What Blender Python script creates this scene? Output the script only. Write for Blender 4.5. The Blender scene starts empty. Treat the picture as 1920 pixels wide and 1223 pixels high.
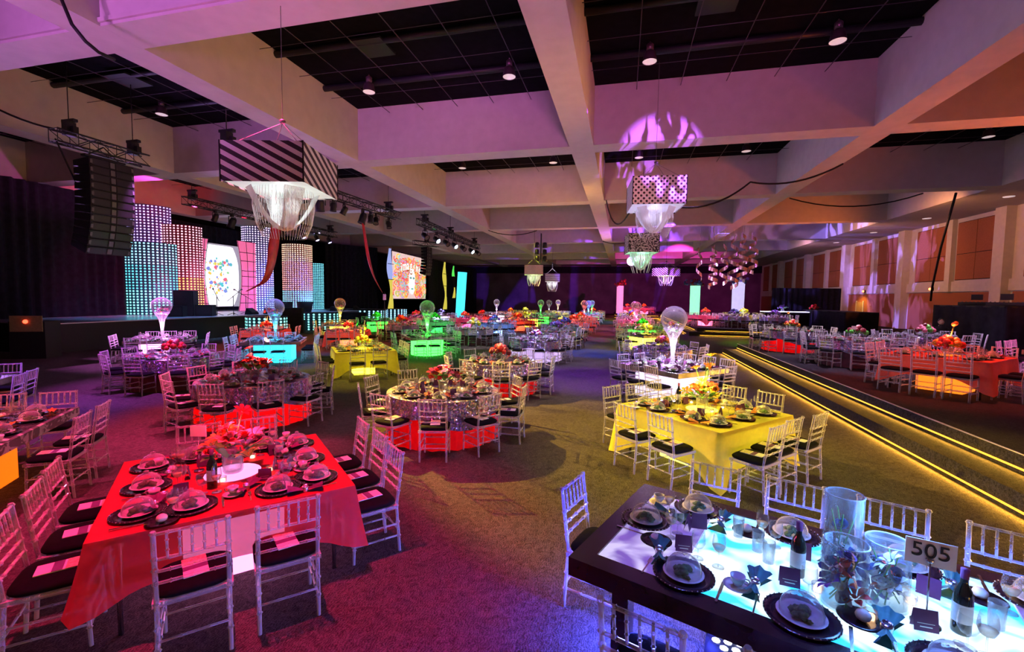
import bpy, math, random
from mathutils import Vector, Matrix
random.seed(7)
S = bpy.context.scene
COL = S.collection
PI = math.pi
R = math.radians

# ---------------------------------------------------------------- camera, world, exposure
CAMZ = 2.35
YAW, PITCH, ROLL = 0.2421, 0.063, 0.0137
cam = bpy.data.cameras.new('camera')
cam.sensor_fit = 'HORIZONTAL'; cam.sensor_width = 36.0; cam.lens = 838.67 / 1920 * 36
cam.clip_end = 300
camo = bpy.data.objects.new('camera', cam); COL.objects.link(camo)
_f = Vector((-math.sin(YAW) * math.cos(PITCH), math.cos(YAW) * math.cos(PITCH), -math.sin(PITCH)))
_r = Vector((math.cos(YAW), math.sin(YAW), 0)); _u = _r.cross(_f)
_r2 = _r * math.cos(ROLL) + _u * math.sin(ROLL); _u2 = _u * math.cos(ROLL) - _r * math.sin(ROLL)
camo.matrix_world = Matrix(((_r2.x, _u2.x, -_f.x, 0), (_r2.y, _u2.y, -_f.y, 0), (_r2.z, _u2.z, -_f.z, CAMZ), (0, 0, 0, 1)))
S.camera = camo
W = bpy.data.worlds.new('world'); S.world = W; W.use_nodes = True
W.node_tree.nodes['Background'].inputs[0].default_value = (0.02, 0.012, 0.04, 1)
W.node_tree.nodes['Background'].inputs[1].default_value = 0.2
S.view_settings.view_transform = 'Standard'; S.view_settings.look = 'None'
S.view_settings.gamma = 1; S.view_settings.use_curve_mapping = False
S.view_settings.exposure = 0.38
S.cycles.use_denoising = True
S.cycles.max_bounces = 4; S.cycles.diffuse_bounces = 2; S.cycles.glossy_bounces = 2
S.cycles.transmission_bounces = 4; S.cycles.transparent_max_bounces = 20
S.cycles.caustics_reflective = False; S.cycles.caustics_refractive = False
S.cycles.sample_clamp_indirect = 4.0
S.cycles.use_adaptive_sampling = True; S.cycles.adaptive_threshold = 0.15; S.cycles.adaptive_min_samples = 12

LK = 1.0   # overall lamp gain
def spot(loc, to, col, watt, deg=30, blend=0.5, rad=0.08, gobo=None):
    l = bpy.data.lights.new('spot_lamp', 'SPOT'); l.energy = watt * LK; l.color = col
    l.spot_size = R(deg); l.spot_blend = blend; gobo = (gobo, 1, 1) if gobo and not isinstance(gobo, tuple) else gobo; l.shadow_soft_size = rad
    o = bpy.data.objects.new('spot_lamp', l); COL.objects.link(o); o.location = loc
    o.rotation_euler = (Vector(to) - Vector(loc)).to_track_quat('-Z', 'Y').to_euler()
    if gobo:
        l.use_nodes = True; nt = l.node_tree; em = nt.nodes['Emission']
        tc = nt.nodes.new('ShaderNodeTexCoord'); mp = nt.nodes.new('ShaderNodeMapping')
        mp.inputs['Scale'].default_value = (gobo[0] * gobo[1], gobo[0] * .35, 1); mp.inputs['Rotation'].default_value = (0, 0, .5 * gobo[2])
        pass
        sp = nt.nodes.new('ShaderNodeSeparateXYZ'); dv = nt.nodes.new('ShaderNodeVectorMath'); dv.operation = 'DIVIDE'
        nt.links.new(tc.outputs['Normal'], sp.inputs[0])
        cb = nt.nodes.new('ShaderNodeCombineXYZ')
        for k in range(3): nt.links.new(sp.outputs[2], cb.inputs[k])
        nt.links.new(tc.outputs['Normal'], dv.inputs[0]); nt.links.new(cb.outputs[0], dv.inputs[1])
        nt.links.new(dv.outputs[0], mp.inputs[0])
        nz = nt.nodes.new('ShaderNodeTexNoise'); nz.inputs['Scale'].default_value = 1; nz.inputs['Detail'].default_value = 2
        nz.inputs['Distortion'].default_value = 1.5
        nt.links.new(mp.outputs[0], nz.inputs['Vector'])
        rp = nt.nodes.new('ShaderNodeMapRange'); rp.inputs[1].default_value = .46; rp.inputs[2].default_value = .54
        nt.links.new(nz.outputs[0], rp.inputs[0]); nt.links.new(rp.outputs[0], em.inputs[1])
    return o
def point(loc, col, watt, rad=0.06):
    l = bpy.data.lights.new('table_lamp', 'POINT'); l.energy = watt * LK; l.color = col; l.shadow_soft_size = rad
    o = bpy.data.objects.new('table_lamp', l); COL.objects.link(o); o.location = loc
    return o
RED=(1,.01,.04); PINK=(1,.06,.33); MAG=(.9,.06,.6); PUR=(.4,.08,1); LAV=(.62,.48,1); BLUE=(.04,.1,1); CYAN=(.04,.62,1)
GRN=(.03,1,.04); YEL=(1,.86,.05); AMB=(1,.62,.16); ORG=(1,.24,.02); WHT=(.95,.85,1); COR=(1,.13,.08); OLV=(1,.78,.3)

# amber profile spot on the truss: throws the chair shadows over the carpet
spot((-11.1, 12.4, 6.2), (-.4, 7.2, 0), (1, .6, .06), 19000, 29, .35, .04)
# stage wash
for y, c in ((17.5, PINK), (20.5, RED), (23.5, LAV), (26.5, LAV), (29, BLUE)):
    spot((-20, y, 6.6), (-26.5, y + .6, 2.2), c, 1300, 60, .6)
    spot((-20, y, 6.5), (-22.6, y, 1.1), (.15, .4, 1), 700, 70, .6)
spot((-20.4, 18.5, 6.4), (-24.5, 19.5, 8.6), RED, 900, 75, .6)
spot((-20.2, 16.5, 6.4), (-24, 15.5, 8.6), MAG, 500, 80, .6)
# stage backlights shining out over the hall and up to the beams
for y, c in ((11, (.62, .3, 1)), (14, (.62, .3, 1)), (19, (.62, .3, 1)), (25, (.5, .36, 1)), (31, (.5, .36, 1))):
    spot((-21.5, y, 2.2), (-6, y - 3, 9.5), c, 1150, 76, .9, 1.0)
# added unseen fill lamps for the ceiling: warm on the riser side, pink near the camera, olive in the middle
spot((15.0, 14, 1.6), (7, 17, 9.5), (1, .16, .005), 2300, 95, .9, .8)
spot((15.0, 30, 1.6), (7, 34, 9), (1, .2, .02), 2400, 95, .9, .8)
spot((1.0, -4, 3.2), (0, 6, 9.5), (.95, .17, .68), 4000, 66, .9, .8)
spot((-9, -3, 3.2), (-9.5, 7, 9.5), (.85, .22, .95), 3900, 66, .9, .8)
spot((-4, 42, 2.5), (-4, 34, 9.5), (1, .5, .12), 1300, 110, .9, .8)
spot((-3, 21, 3.0), (-3.5, 25, 9.5), (1, .42, .1), 700, 100, .9, .8)
spot((6.6, 10.5, 2.8), (-9.5, 12.6, 8.8), (1, .4, .1), 1700, 46, .9, .5)
spot((6.6, 20, 3.2), (-9.5, 21, 8.6), (1, .45, .1), 1600, 46, .9, .5)
# aisle colour
spot((-.8, 18, 8.2), (-1.0, 19.5, 0), BLUE, 7000, 26, .7)
spot((-.9, 13, 8.2), (-1.0, 13.2, 0), (.25, .01, 1), 4500, 36, .7)
spot((-.9, 27, 8.2), (-1.0, 26.5, 0), (.75, .02, .25), 3000, 28, .7)
spot((9, 26, 8), (8, 26.3, 0), (.12, 1, .02), 3500, 42, .7)
spot((5.5, 8, 8.2), (3, 8.5, 0), AMB, 500, 50, .8)
# gobo patterns
spot((3.5, 2.5, 3.0), (1.1, 15.7, 6.95), (.5, .12, 1), 30000, 12, .45, .02, gobo=(30, .99, -.9))
spot((1.5, 37, 5.9), (19.7, 40.6, 4.4), (.3, .2, 1), 16000, 44, .2, .02, gobo=10)
# added unseen lamps that brighten and warm the right wall
for y, c in ((30, (1, .36, .12)), (38, (1, .4, .25)), (48, (.9, .4, .5))):
    spot((13.5, y - 3, 6.9), (19.9, y, 4.6), c, 560, 110, .7, .2)
spot((.6, 37, 5.2), (12, 44, 7.4), (.3, .1, 1), 1500, 60, .4, .05, gobo=5)
spot((4, 30, 6.6), (-8, 74, 4), (.22, .05, .9), 42000, 44, .6, .05, gobo=6)
spot((6, 48, 6.6), (4, 74, 3), (.6, .02, .3), 8000, 80, .6, .05)

# ---------------------------------------------------------------- materials
MATS = {}
def nmat(name):
    m = bpy.data.materials.new(name); m.use_nodes = True
    MATS[name] = m; return m, m.node_tree, m.node_tree.nodes['Principled BSDF']
def pm(name, col, rough=.6, metal=0, var=.12, scale=18, bump=0, spec=.5, em=None, ems=0):
    m, nt, b = nmat(name)
    b.inputs['Roughness'].default_value = rough; b.inputs['Metallic'].default_value = metal
    b.inputs['Specular IOR Level'].default_value = spec
    tc = nt.nodes.new('ShaderNodeTexCoord')
    nz = nt.nodes.new('ShaderNodeTexNoise'); nz.inputs['Scale'].default_value = scale; nz.inputs['Detail'].default_value = 3
    nt.links.new(tc.outputs['Object'], nz.inputs['Vector'])
    cr = nt.nodes.new('ShaderNodeValToRGB')
    cr.color_ramp.elements[0].color = tuple(c * (1 - var) for c in col) + (1,)
    cr.color_ramp.elements[1].color = tuple(min(1, c * (1 + var)) for c in col) + (1,)
    cr.color_ramp.elements[0].position = .3; cr.color_ramp.elements[1].position = .7
    nt.links.new(nz.outputs[0], cr.inputs[0]); nt.links.new(cr.outputs[0], b.inputs['Base Color'])
    if bump:
        bp = nt.nodes.new('ShaderNodeBump'); bp.inputs['Strength'].default_value = bump
        nt.links.new(nz.outputs[0], bp.inputs['Height']); nt.links.new(bp.outputs[0], b.inputs['Normal'])
    if em:
        b.inputs['Emission Color'].default_value = em + (1,); b.inputs['Emission Strength'].default_value = ems
    return m
def emat(name, col, s, var=.1, scale=6, sample=True):
    m = pm(name, tuple(c * .5 for c in col), .5, 0, var, scale, em=col, ems=s)
    if not sample: m.cycles.emission_sampling = 'NONE'   # dim glow: found by bounces, not sampled as a lamp
    return m
def clear(name, col, lo, hi, rough=.1):
    """clear acrylic / thin glass: opacity lo face-on, hi at grazing angles; glossy body with a little milkiness"""
    m, nt, b = nmat(name)
    b.inputs['Roughness'].default_value = rough; b.inputs['Specular IOR Level'].default_value = .9
    b.inputs['Base Color'].default_value = col + (1,)
    tr = nt.nodes.new('ShaderNodeBsdfTransparent')
    lw = nt.nodes.new('ShaderNodeLayerWeight'); lw.inputs[0].default_value = .4
    mr = nt.nodes.new('ShaderNodeMapRange'); mr.inputs[3].default_value = lo; mr.inputs[4].default_value = hi
    nt.links.new(lw.outputs['Facing'], mr.inputs[0])
    mx = nt.nodes.new('ShaderNodeMixShader'); nt.links.new(mr.outputs[0], mx.inputs[0])
    nt.links.new(tr.outputs[0], mx.inputs[1]); nt.links.new(b.outputs[0], mx.inputs[2])
    nt.links.new(mx.outputs[0], nt.nodes['Material Output'].inputs[0])
    return m
def cloth(name, col, tl=.4, tp=0, wave=9):
    m, nt, b = nmat(name)
    b.inputs['Roughness'].default_value = .75
    tc = nt.nodes.new('ShaderNodeTexCoord')
    wv = nt.nodes.new('ShaderNodeTexNoise'); wv.inputs['Scale'].default_value = wave; wv.inputs['Distortion'].default_value = 1.2
    nt.links.new(tc.outputs['Object'], wv.inputs['Vector'])
    cr = nt.nodes.new('ShaderNodeValToRGB')
    cr.color_ramp.elements[0].color = tuple(c * .85 for c in col) + (1,); cr.color_ramp.elements[1].color = tuple(min(1, c * 1.1) for c in col) + (1,)
    nt.links.new(wv.outputs[0], cr.inputs[0]); nt.links.new(cr.outputs[0], b.inputs['Base Color'])
    bp = nt.nodes.new('ShaderNodeBump'); bp.inputs['Strength'].default_value = .12; bp.inputs['Distance'].default_value = .05
    nt.links.new(wv.outputs[0], bp.inputs['Height']); nt.links.new(bp.outputs[0], b.inputs['Normal'])
    t = nt.nodes.new('ShaderNodeBsdfTranslucent'); nt.links.new(cr.outputs[0], t.inputs[0])
    m1 = nt.nodes.new('ShaderNodeMixShader'); m1.inputs[0].default_value = tl
    nt.links.new(b.outputs[0], m1.inputs[1]); nt.links.new(t.outputs[0], m1.inputs[2])
    if tp:
        p = nt.nodes.new('ShaderNodeBsdfTransparent'); m2 = nt.nodes.new('ShaderNodeMixShader'); m2.inputs[0].default_value = tp
        nt.links.new(m1.outputs[0], m2.inputs[1]); nt.links.new(p.outputs[0], m2.inputs[2]); m1 = m2
    nt.links.new(m1.outputs[0], nt.nodes['Material Output'].inputs[0])
    return m
def sequin(name, col, sc=55):
    """iridescent sequins: every cell tilts its own way; broad pink, blue and gold streaks down the cloth"""
    m, nt, b = nmat(name)
    b.inputs['Metallic'].default_value = .8; b.inputs['Roughness'].default_value = .3
    tc = nt.nodes.new('ShaderNodeTexCoord'); vo = nt.nodes.new('ShaderNodeTexVoronoi'); vo.inputs['Scale'].default_value = sc
    nt.links.new(tc.outputs['Object'], vo.inputs['Vector'])
    mp = nt.nodes.new('ShaderNodeMapping'); mp.inputs['Scale'].default_value = (5, 5, .8); nt.links.new(tc.outputs['Object'], mp.inputs[0])
    nz = nt.nodes.new('ShaderNodeTexNoise'); nz.inputs['Scale'].default_value = 1; nz.inputs['Detail'].default_value = 1; nt.links.new(mp.outputs[0], nz.inputs['Vector'])
    cr = nt.nodes.new('ShaderNodeValToRGB'); e = cr.color_ramp.elements
    e[0].position = .3; e[0].color = (.75, .3, .6, 1); e[1].position = .72; e[1].color = (.8, .65, .25, 1)
    for p, c in ((.43, col), (.52, (.45, .4, .85)), (.6, col)): x = e.new(p); x.color = c + (1,)
    nt.links.new(nz.outputs[0], cr.inputs[0])
    mx = nt.nodes.new('ShaderNodeMix'); mx.data_type = 'RGBA'; mx.blend_type = 'MULTIPLY'; mx.inputs[0].default_value = .55
    nt.links.new(cr.outputs[0], mx.inputs[6]); nt.links.new(vo.outputs['Color'], mx.inputs[7])
    nt.links.new(mx.outputs[2], b.inputs['Base Color'])
    sp = nt.nodes.new('ShaderNodeVectorMath'); sp.operation = 'SUBTRACT'; sp.inputs[1].default_value = (.5, .5, .5)
    nt.links.new(vo.outputs['Color'], sp.inputs[0])
    sc2 = nt.nodes.new('ShaderNodeVectorMath'); sc2.operation = 'SCALE'; sc2.inputs['Scale'].default_value = 1.3
    nt.links.new(sp.outputs[0], sc2.inputs[0])
    ge = nt.nodes.new('ShaderNodeNewGeometry'); ad = nt.nodes.new('ShaderNodeVectorMath')
    nt.links.new(ge.outputs['Normal'], ad.inputs[0]); nt.links.new(sc2.outputs[0], ad.inputs[1])
    nm = nt.nodes.new('ShaderNodeVectorMath'); nm.operation = 'NORMALIZE'; nt.links.new(ad.outputs[0], nm.inputs[0])
    nt.links.new(nm.outputs[0], b.inputs['Normal'])
    return m
def striped(name, a, bcol, kind, sc, ang=0):
    m, nt, b = nmat(name); b.inputs['Roughness'].default_value = .5
    tc = nt.nodes.new('ShaderNodeTexCoord'); mp = nt.nodes.new('ShaderNodeMapping'); mp.inputs['Rotation'].default_value = (0, 0, ang)
    sx = nt.nodes.new('ShaderNodeSeparateXYZ'); nt.links.new(tc.outputs['Object'], sx.inputs[0])
    ad = nt.nodes.new('ShaderNodeMath'); ad.operation = 'ADD'   # unwrap the four sides: x+y runs along every face
    nt.links.new(sx.outputs[0], ad.inputs[0]); nt.links.new(sx.outputs[1], ad.inputs[1])
    cb = nt.nodes.new('ShaderNodeCombineXYZ'); nt.links.new(ad.outputs[0], cb.inputs[0]); nt.links.new(sx.outputs[2], cb.inputs[1])
    nt.links.new(cb.outputs[0], mp.inputs[0])
    gt = nt.nodes.new('ShaderNodeMath'); gt.operation = 'GREATER_THAN'
    if kind == 'stripe':
        w = nt.nodes.new('ShaderNodeTexWave'); w.inputs['Scale'].default_value = sc; nt.links.new(mp.outputs[0], w.inputs['Vector'])
        nt.links.new(w.outputs['Fac'], gt.inputs[0]); gt.inputs[1].default_value = .5
    elif kind == 'dot':
        v = nt.nodes.new('ShaderNodeTexVoronoi'); v.voronoi_dimensions = '2D'; v.inputs['Scale'].default_value = sc; v.inputs['Randomness'].default_value = 0
        nt.links.new(mp.outputs[0], v.inputs['Vector']); nt.links.new(v.outputs['Distance'], gt.inputs[0]); gt.inputs[1].default_value = .3
    else:
        v = nt.nodes.new('ShaderNodeTexNoise'); v.inputs['Scale'].default_value = sc; v.inputs['Detail'].default_value = 4; v.inputs['Distortion'].default_value = 2
        nt.links.new(mp.outputs[0], v.inputs['Vector']); nt.links.new(v.outputs[0], gt.inputs[0]); gt.inputs[1].default_value = .5
    mx = nt.nodes.new('ShaderNodeMix'); mx.data_type = 'RGBA'; mx.inputs[6].default_value = bcol + (1,); mx.inputs[7].default_value = a + (1,)
    nt.links.new(gt.outputs[0], mx.inputs[0]); nt.links.new(mx.outputs[2], b.inputs['Base Color'])
    return m
def carpet(name, c1, c2):
    m, nt, b = nmat(name); b.inputs['Roughness'].default_value = 1; b.inputs['Specular IOR Level'].default_value = .1
    tc = nt.nodes.new('ShaderNodeTexCoord')
    n1 = nt.nodes.new('ShaderNodeTexNoise'); n1.inputs['Scale'].default_value = 9; n1.inputs['Detail'].default_value = 6; n1.inputs['Distortion'].default_value = 2.5
    n2 = nt.nodes.new('ShaderNodeTexNoise'); n2.inputs['Scale'].default_value = 90; n2.inputs['Detail'].default_value = 2
    wv = nt.nodes.new('ShaderNodeTexWave'); wv.inputs['Scale'].default_value = 16; wv.inputs['Distortion'].default_value = 14; wv.inputs['Detail'].default_value = 3
    for n in (n1, n2, wv): nt.links.new(tc.outputs['Object'], n.inputs['Vector'])
    a = nt.nodes.new('ShaderNodeMath'); a.operation = 'MULTIPLY'; nt.links.new(n1.outputs[0], a.inputs[0]); nt.links.new(n2.outputs[0], a.inputs[1])
    a2 = nt.nodes.new('ShaderNodeMath'); a2.operation = 'MULTIPLY_ADD'; nt.links.new(wv.outputs[1], a2.inputs[0]); a2.inputs[1].default_value = .16; nt.links.new(a.outputs[0], a2.inputs[2])
    cr = nt.nodes.new('ShaderNodeValToRGB'); cr.color_ramp.elements[0].position = .16; cr.color_ramp.elements[1].position = .5
    cr.color_ramp.elements[0].color = c1 + (1,); cr.color_ramp.elements[1].color = c2 + (1,)
    nt.links.new(a2.outputs[0], cr.inputs[0]); nt.links.new(cr.outputs[0], b.inputs['Base Color'])
    bp = nt.nodes.new('ShaderNodeBump'); bp.inputs['Strength'].default_value = .5; bp.inputs['Distance'].default_value = .01
    nt.links.new(n2.outputs[0], bp.inputs['Height']); nt.links.new(bp.outputs[0], b.inputs['Normal'])
    return m
carpet('carpet', (.028, .022, .019), (.115, .095, .085))
carpet('riser_carpet', (.012, .01, .012), (.05, .045, .05))
pm('beam_plaster', (.5, .46, .47), .9, 0, .05, 3, spec=.1)
pm('black_void', (.006, .005, .008), .95, 0, .3, 4, spec=.05)
pm('grid_metal', (.07, .05, .08), .5, .3)
pm('duct', (.012, .012, .02), .5, .3)
pm('back_wall', (.14, .09, .16), .9, 0, .3, .5, spec=.1)
pm('drape_black', (.012, .011, .02), .9, 0, .3, 5, spec=.15)
pm('wall_cream', (.62, .55, .5), .8, 0, .05, 4, spec=.2)
pm('acoustic', (.36, .13, .07), .95, 0, .2, 40, spec=.05)
pm('groove', (.03, .012, .01), .9)
pm('black_metal', (.012, .012, .016), .45, .3)
pm('black_paint', (.01, .009, .012), .6, spec=.25)
pm('grille', (.02, .018, .022), .5, .3)
pm('cone_grey', (.1, .095, .1), .5)
pm('wood_dark', (.035, .016, .022), .22, 0, .35, 8, spec=.7)
pm('cushion_black', (.006, .006, .008), .9, 0, .2, 30, spec=.08)
pm('steel', (.6, .58, .6), .25, 1)
pm('charger', (.03, .015, .03), .18, .2, spec=.8)
pm('bead_silver', (.7, .68, .7), .25, .9)
pm('china', (.75, .74, .76), .25, spec=.6)
pm('salad', (.07, .16, .03), .6, 0, .5, 60, .4)
pm('bread', (.7, .42, .28), .7, 0, .2, 30)
pm('cream_ball', (.85, .75, .7), .6)
pm('napkin_plum', (.16, .03, .12), .8, 0, .2, 30)
pm('napkin_teal', (.06, .22, .24), .7, 0, .2, 20)
pm('napkin_red', (.4, .04, .04), .8)
pm('napkin_orange', (.6, .2, .03), .8)
pm('card_plum', (.12, .02, .11), .5)
pm('paper', (.85, .83, .84), .7, 0, .04)
pm('paper_plum', (.16, .05, .2), .6)
pm('paper_print', (.6, .5, .3), .6, 0, .5, 60)
pm('ink', (.01, .01, .012), .6)
pm('bottle_glass', (.012, .016, .01), .08, 0, spec=.8)
pm('label_white', (.75, .75, .78), .5)
pm('stem_green', (.08, .22, .03), .6)
pm('leaf_green', (.1, .3, .04), .5, 0, .3, 10)
pm('pet_red', (.6, .02, .015), .6, 0, .35, 30); pm('pet_dark', (.22, .01, .03), .6, 0, .4, 30); pm('pet_pink', (.8, .2, .3), .6, 0, .3, 30)
pm('pet_orange', (.85, .28, .02), .6, 0, .3, 30); pm('pet_white', (.8, .75, .75), .6, 0, .15, 30); pm('pet_yellow', (.8, .65, .05), .6, 0, .3, 30)
pm('pet_purple', (.2, .08, .45), .6, 0, .4, 30); pm('pet_blue', (.05, .07, .25), .6, 0, .4, 30); pm('pet_green', (.1, .5, .05), .6, 0, .4, 30)
pm('skirt_dark', (.07, .012, .025), .8, 0, .3, 8)
pm('slab', (.3, .28, .3), .25, .3, .55, 3, spec=.7)
pm('mirror_top', (.25, .22, .26), .1, .8, .3, 3)
pm('silk_red', (.55, .008, .02), .35, 0, .2, 4, spec=.6)
pm('gold_ribbon', (.62, .42, .36), .25, .9)
pm('skin', (.5, .28, .2), .6); pm('suit', (.012, .012, .016), .8); pm('shirt', (.7, .7, .72), .7); pm('hair', (.02, .014, .01), .7)
pm('bulb_off', (.8, .75, .75), .4, em=(1, .8, .85), ems=.35)
pm('lamp_can', (.11, .07, .1), .35, .6)
pm('box_white', (.72, .7, .72), .6)
pm('wood_door', (.4, .24, .1), .5)
clear('acrylic', (.66, .64, .7), .2, 1.0, .05)
clear('glass', (.4, .4, .45), .04, .75, .02)
clear('dome_glass', (.5, .5, .54), .13, .8, .03)
clear('bubble_glass', (.6, .56, .66), .16, .85, .03)
clear('beads', (.95, .95, .98), .7, 1.0, .15)
clear('vase_glass', (.25, .27, .32), .03, .5, .02)
clear('wine_white', (.8, .65, .3), .4, .7, .05)
sequin('sequin_silver', (.55, .46, .58)); sequin('sequin_lav', (.5, .45, .75))
cloth('cloth_red', (.72, .03, .04), .4, .14); cloth('cloth_coral', (.8, .16, .1)); cloth('cloth_yellow', (.72, .64, .1)); cloth('cloth_white', (.72, .7, .78))
cloth('skirt_red', (.5, .012, .015), .55); cloth('cloth_pink', (.85, .2, .3)); cloth('cloth_blue', (.4, .5, .8))
striped('shade_stripe', (.75, .72, .72), (.02, .012, .016), 'stripe', 2.1, R(-62))
striped('shade_dots', (.78, .74, .82), (.02, .015, .03), 'dot', 9, R(45))
striped('shade_damask', (.7, .72, .72), (.04, .04, .05), 'noise', 6)
striped('shade_diag', (.8, .75, .75), (.03, .02, .03), 'stripe', 2.3, R(55))
striped('shade_wave', (.8, .78, .8), (.03, .02, .03), 'stripe', 2.6, R(90))
pm('shade_plain', (.72, .7, .68), .6)
striped('marble_edge', (.5, .46, .48), (.12, .09, .11), 'noise', 5)

# ---------------------------------------------------------------- mesh helpers
class MB:
    def __init__(s): s.v = []; s.f = []; s.m = []; s.mats = []; s.cur = 0; s.sm = []; s.smooth = False
    def mat(s, name):
        if name not in s.mats: s.mats.append(name)
        s.cur = s.mats.index(name); return s
    def face(s, idx): s.f.append(tuple(idx)); s.m.append(s.cur); s.sm.append(s.smooth)
    def box(s, c, d, rz=0):
        b = len(s.v); ca, sa = math.cos(rz), math.sin(rz)
        for k in (-.5, .5):
            for j in (-.5, .5):
                for i in (-.5, .5):
                    x, y = d[0] * i, d[1] * j
                    s.v.append((c[0] + x * ca - y * sa, c[1] + x * sa + y * ca, c[2] + d[2] * k))
        for q in ((0, 2, 3, 1), (4, 5, 7, 6), (0, 1, 5, 4), (2, 6, 7, 3), (0, 4, 6, 2), (1, 3, 7, 5)): s.face([b + i for i in q])
        return s
    def bb(s, a, b): return s.box([(a[i] + b[i]) / 2 for i in range(3)], [abs(b[i] - a[i]) for i in range(3)])
    def quad(s, *p):
        b = len(s.v); s.v += [tuple(x) for x in p]; s.face(range(b, b + len(p))); return s
    def tube(s, pts, r, n=6, cap=True):
        pts = [Vector(p) for p in pts]; rs = r if isinstance(r, (list, tuple)) else [r] * len(pts)
        b0 = len(s.v); up = None; sm = s.smooth; s.smooth = True
        for i, p in enumerate(pts):
            t = (pts[min(i + 1, len(pts) - 1)] - pts[max(i - 1, 0)])
            t = t.normalized() if t.length > 1e-9 else Vector((0, 0, 1))
            if up is None: up = Vector((1, 0, 0)) if abs(t.x) < .8 else Vector((0, 1, 0))
            a = t.cross(up).normalized(); bb = t.cross(a).normalized(); up = -bb if False else a.cross(t)
            for k in range(n):
                w = 2 * PI * k / n
                q = p + (a * math.cos(w) + bb * math.sin(w)) * rs[i]; s.v.append(tuple(q))
        for i in range(len(pts) - 1):
            for k in range(n):
                k2 = (k + 1) % n
                s.face((b0 + i * n + k, b0 + i * n + k2, b0 + (i + 1) * n + k2, b0 + (i + 1) * n + k))
        s.smooth = False
        if cap:
            s.face([b0 + k for k in range(n)][::-1]); e = b0 + (len(pts) - 1) * n; s.face([e + k for k in range(n)])
        s.smooth = sm
        return s
    def lathe(s, prof, n=16, c=(0, 0, 0), a0=0, a1=2 * PI):
        full = abs(a1 - a0 - 2 * PI) < 1e-6; b = len(s.v); nn = n if full else n + 1
        sm = s.smooth; s.smooth = True
        for (r, z) in prof:
            for k in range(nn):
                w = a0 + (a1 - a0) * k / n
                s.v.append((c[0] + r * math.cos(w), c[1] + r * math.sin(w), c[2] + z))
        for i in range(len(prof) - 1):
            for k in range(n):
                k2 = (k + 1) % nn
                s.face((b + i * nn + k, b + i * nn + k2, b + (i + 1) * nn + k2, b + (i + 1) * nn + k))
        s.smooth = sm
        return s
    def disc(s, c, r, n=12, up=True, sy=1):
        b = len(s.v)
        for k in range(n): w = 2 * PI * k / n; s.v.append((c[0] + r * math.cos(w), c[1] + r * sy * math.sin(w), c[2]))
        s.face(range(b, b + n) if up else range(b + n - 1, b - 1, -1)); return s
    def ball(s, c, r, n=10, m=6, sq=(1, 1, 1), jit=0, rnd=None):
        b = len(s.v); sm = s.smooth; s.smooth = True
        for i in range(m + 1):
            ph = PI * i / m
            for k in range(n):
                w = 2 * PI * k / n; j = 1 + (rnd.uniform(-jit, jit) if jit else 0)
                s.v.append((c[0] + r * sq[0] * j * math.sin(ph) * math.cos(w), c[1] + r * sq[1] * j * math.sin(ph) * math.sin(w), c[2] + r * sq[2] * j * math.cos(ph)))
        for i in range(m):
            for k in range(n):
                k2 = (k + 1) % n
                s.face((b + i * n + k, b + (i + 1) * n + k, b + (i + 1) * n + k2, b + i * n + k2))
        s.smooth = sm
        return s
    def grid(s, fn, nu, nv, closed=False):
        b = len(s.v); nn = nu if closed else nu + 1
        for j in range(nv + 1):
            for i in range(nn): s.v.append(tuple(fn(i / nu, j / nv)))
        for j in range(nv):
            for i in range(nu):
                i2 = (i + 1) % nn
                s.face((b + j * nn + i, b + j * nn + i2, b + (j + 1) * nn + i2, b + (j + 1) * nn + i))
        return s
    def add(s, o, M):
        b = len(s.v); s.v += [tuple(M @ Vector(p)) for p in o.v]; cur = s.cur
        for f, m, sm in zip(o.f, o.m, o.sm):
            s.mat(o.mats[m]); s.f.append(tuple(i + b for i in f)); s.m.append(s.cur); s.sm.append(sm)
        s.cur = cur; return s
    def mesh(s, name):
        me = bpy.data.meshes.new(name); me.from_pydata(s.v, [], s.f)
        for k in s.mats: me.materials.append(MATS[k])
        me.polygons.foreach_set('material_index', s.m); me.polygons.foreach_set('use_smooth', s.sm)
        me.update(); return me
def tag(o, label=None, cat=None, group=None, kind=None):
    if label: o['label'] = label
    if cat: o['category'] = cat
    if group: o['group'] = group
    if kind: o['kind'] = kind
    return o
def obj(name, me, parent=None, loc=None, rz=None):
    if isinstance(me, MB): me = me.mesh(name)
    o = bpy.data.objects.new(name, me); COL.objects.link(o)
    if parent: o.parent = parent
    if loc: o.location = loc
    if rz is not None: o.rotation_euler = (0, 0, rz) if not isinstance(rz, tuple) else rz
    return o
def thing(name, label, cat, loc=(0, 0, 0), rz=0, group=None):
    o = obj(name, None, None, loc, rz); return tag(o, label, cat, group)
def one(name, mb, label, cat, loc=None, rz=None, group=None, kind=None):
    return tag(obj(name, mb, None, loc, rz), label, cat, group, kind)
def struct(name, mb, parent=None, loc=None, rz=None):
    o = obj(name, mb, parent, loc, rz)
    if not parent: o['kind'] = 'structure'
    return o
def M_(m): return MB().mat(m)
def text(body, size, mat, parent, loc, rot, ext=.002, name='number_print', al='CENTER'):
    cu = bpy.data.curves.new(name, 'FONT'); cu.body = body; cu.size = size; cu.extrude = ext; cu.align_x = al; cu.align_y = 'CENTER'
    tmp = bpy.data.objects.new(name, cu); COL.objects.link(tmp)
    me = bpy.data.meshes.new_from_object(tmp.evaluated_get(bpy.context.evaluated_depsgraph_get()))
    bpy.data.objects.remove(tmp); bpy.data.curves.remove(cu)
    me.materials.clear(); me.materials.append(MATS[mat]); me.name = name
    return obj(name, me, parent, loc, rot)

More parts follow.
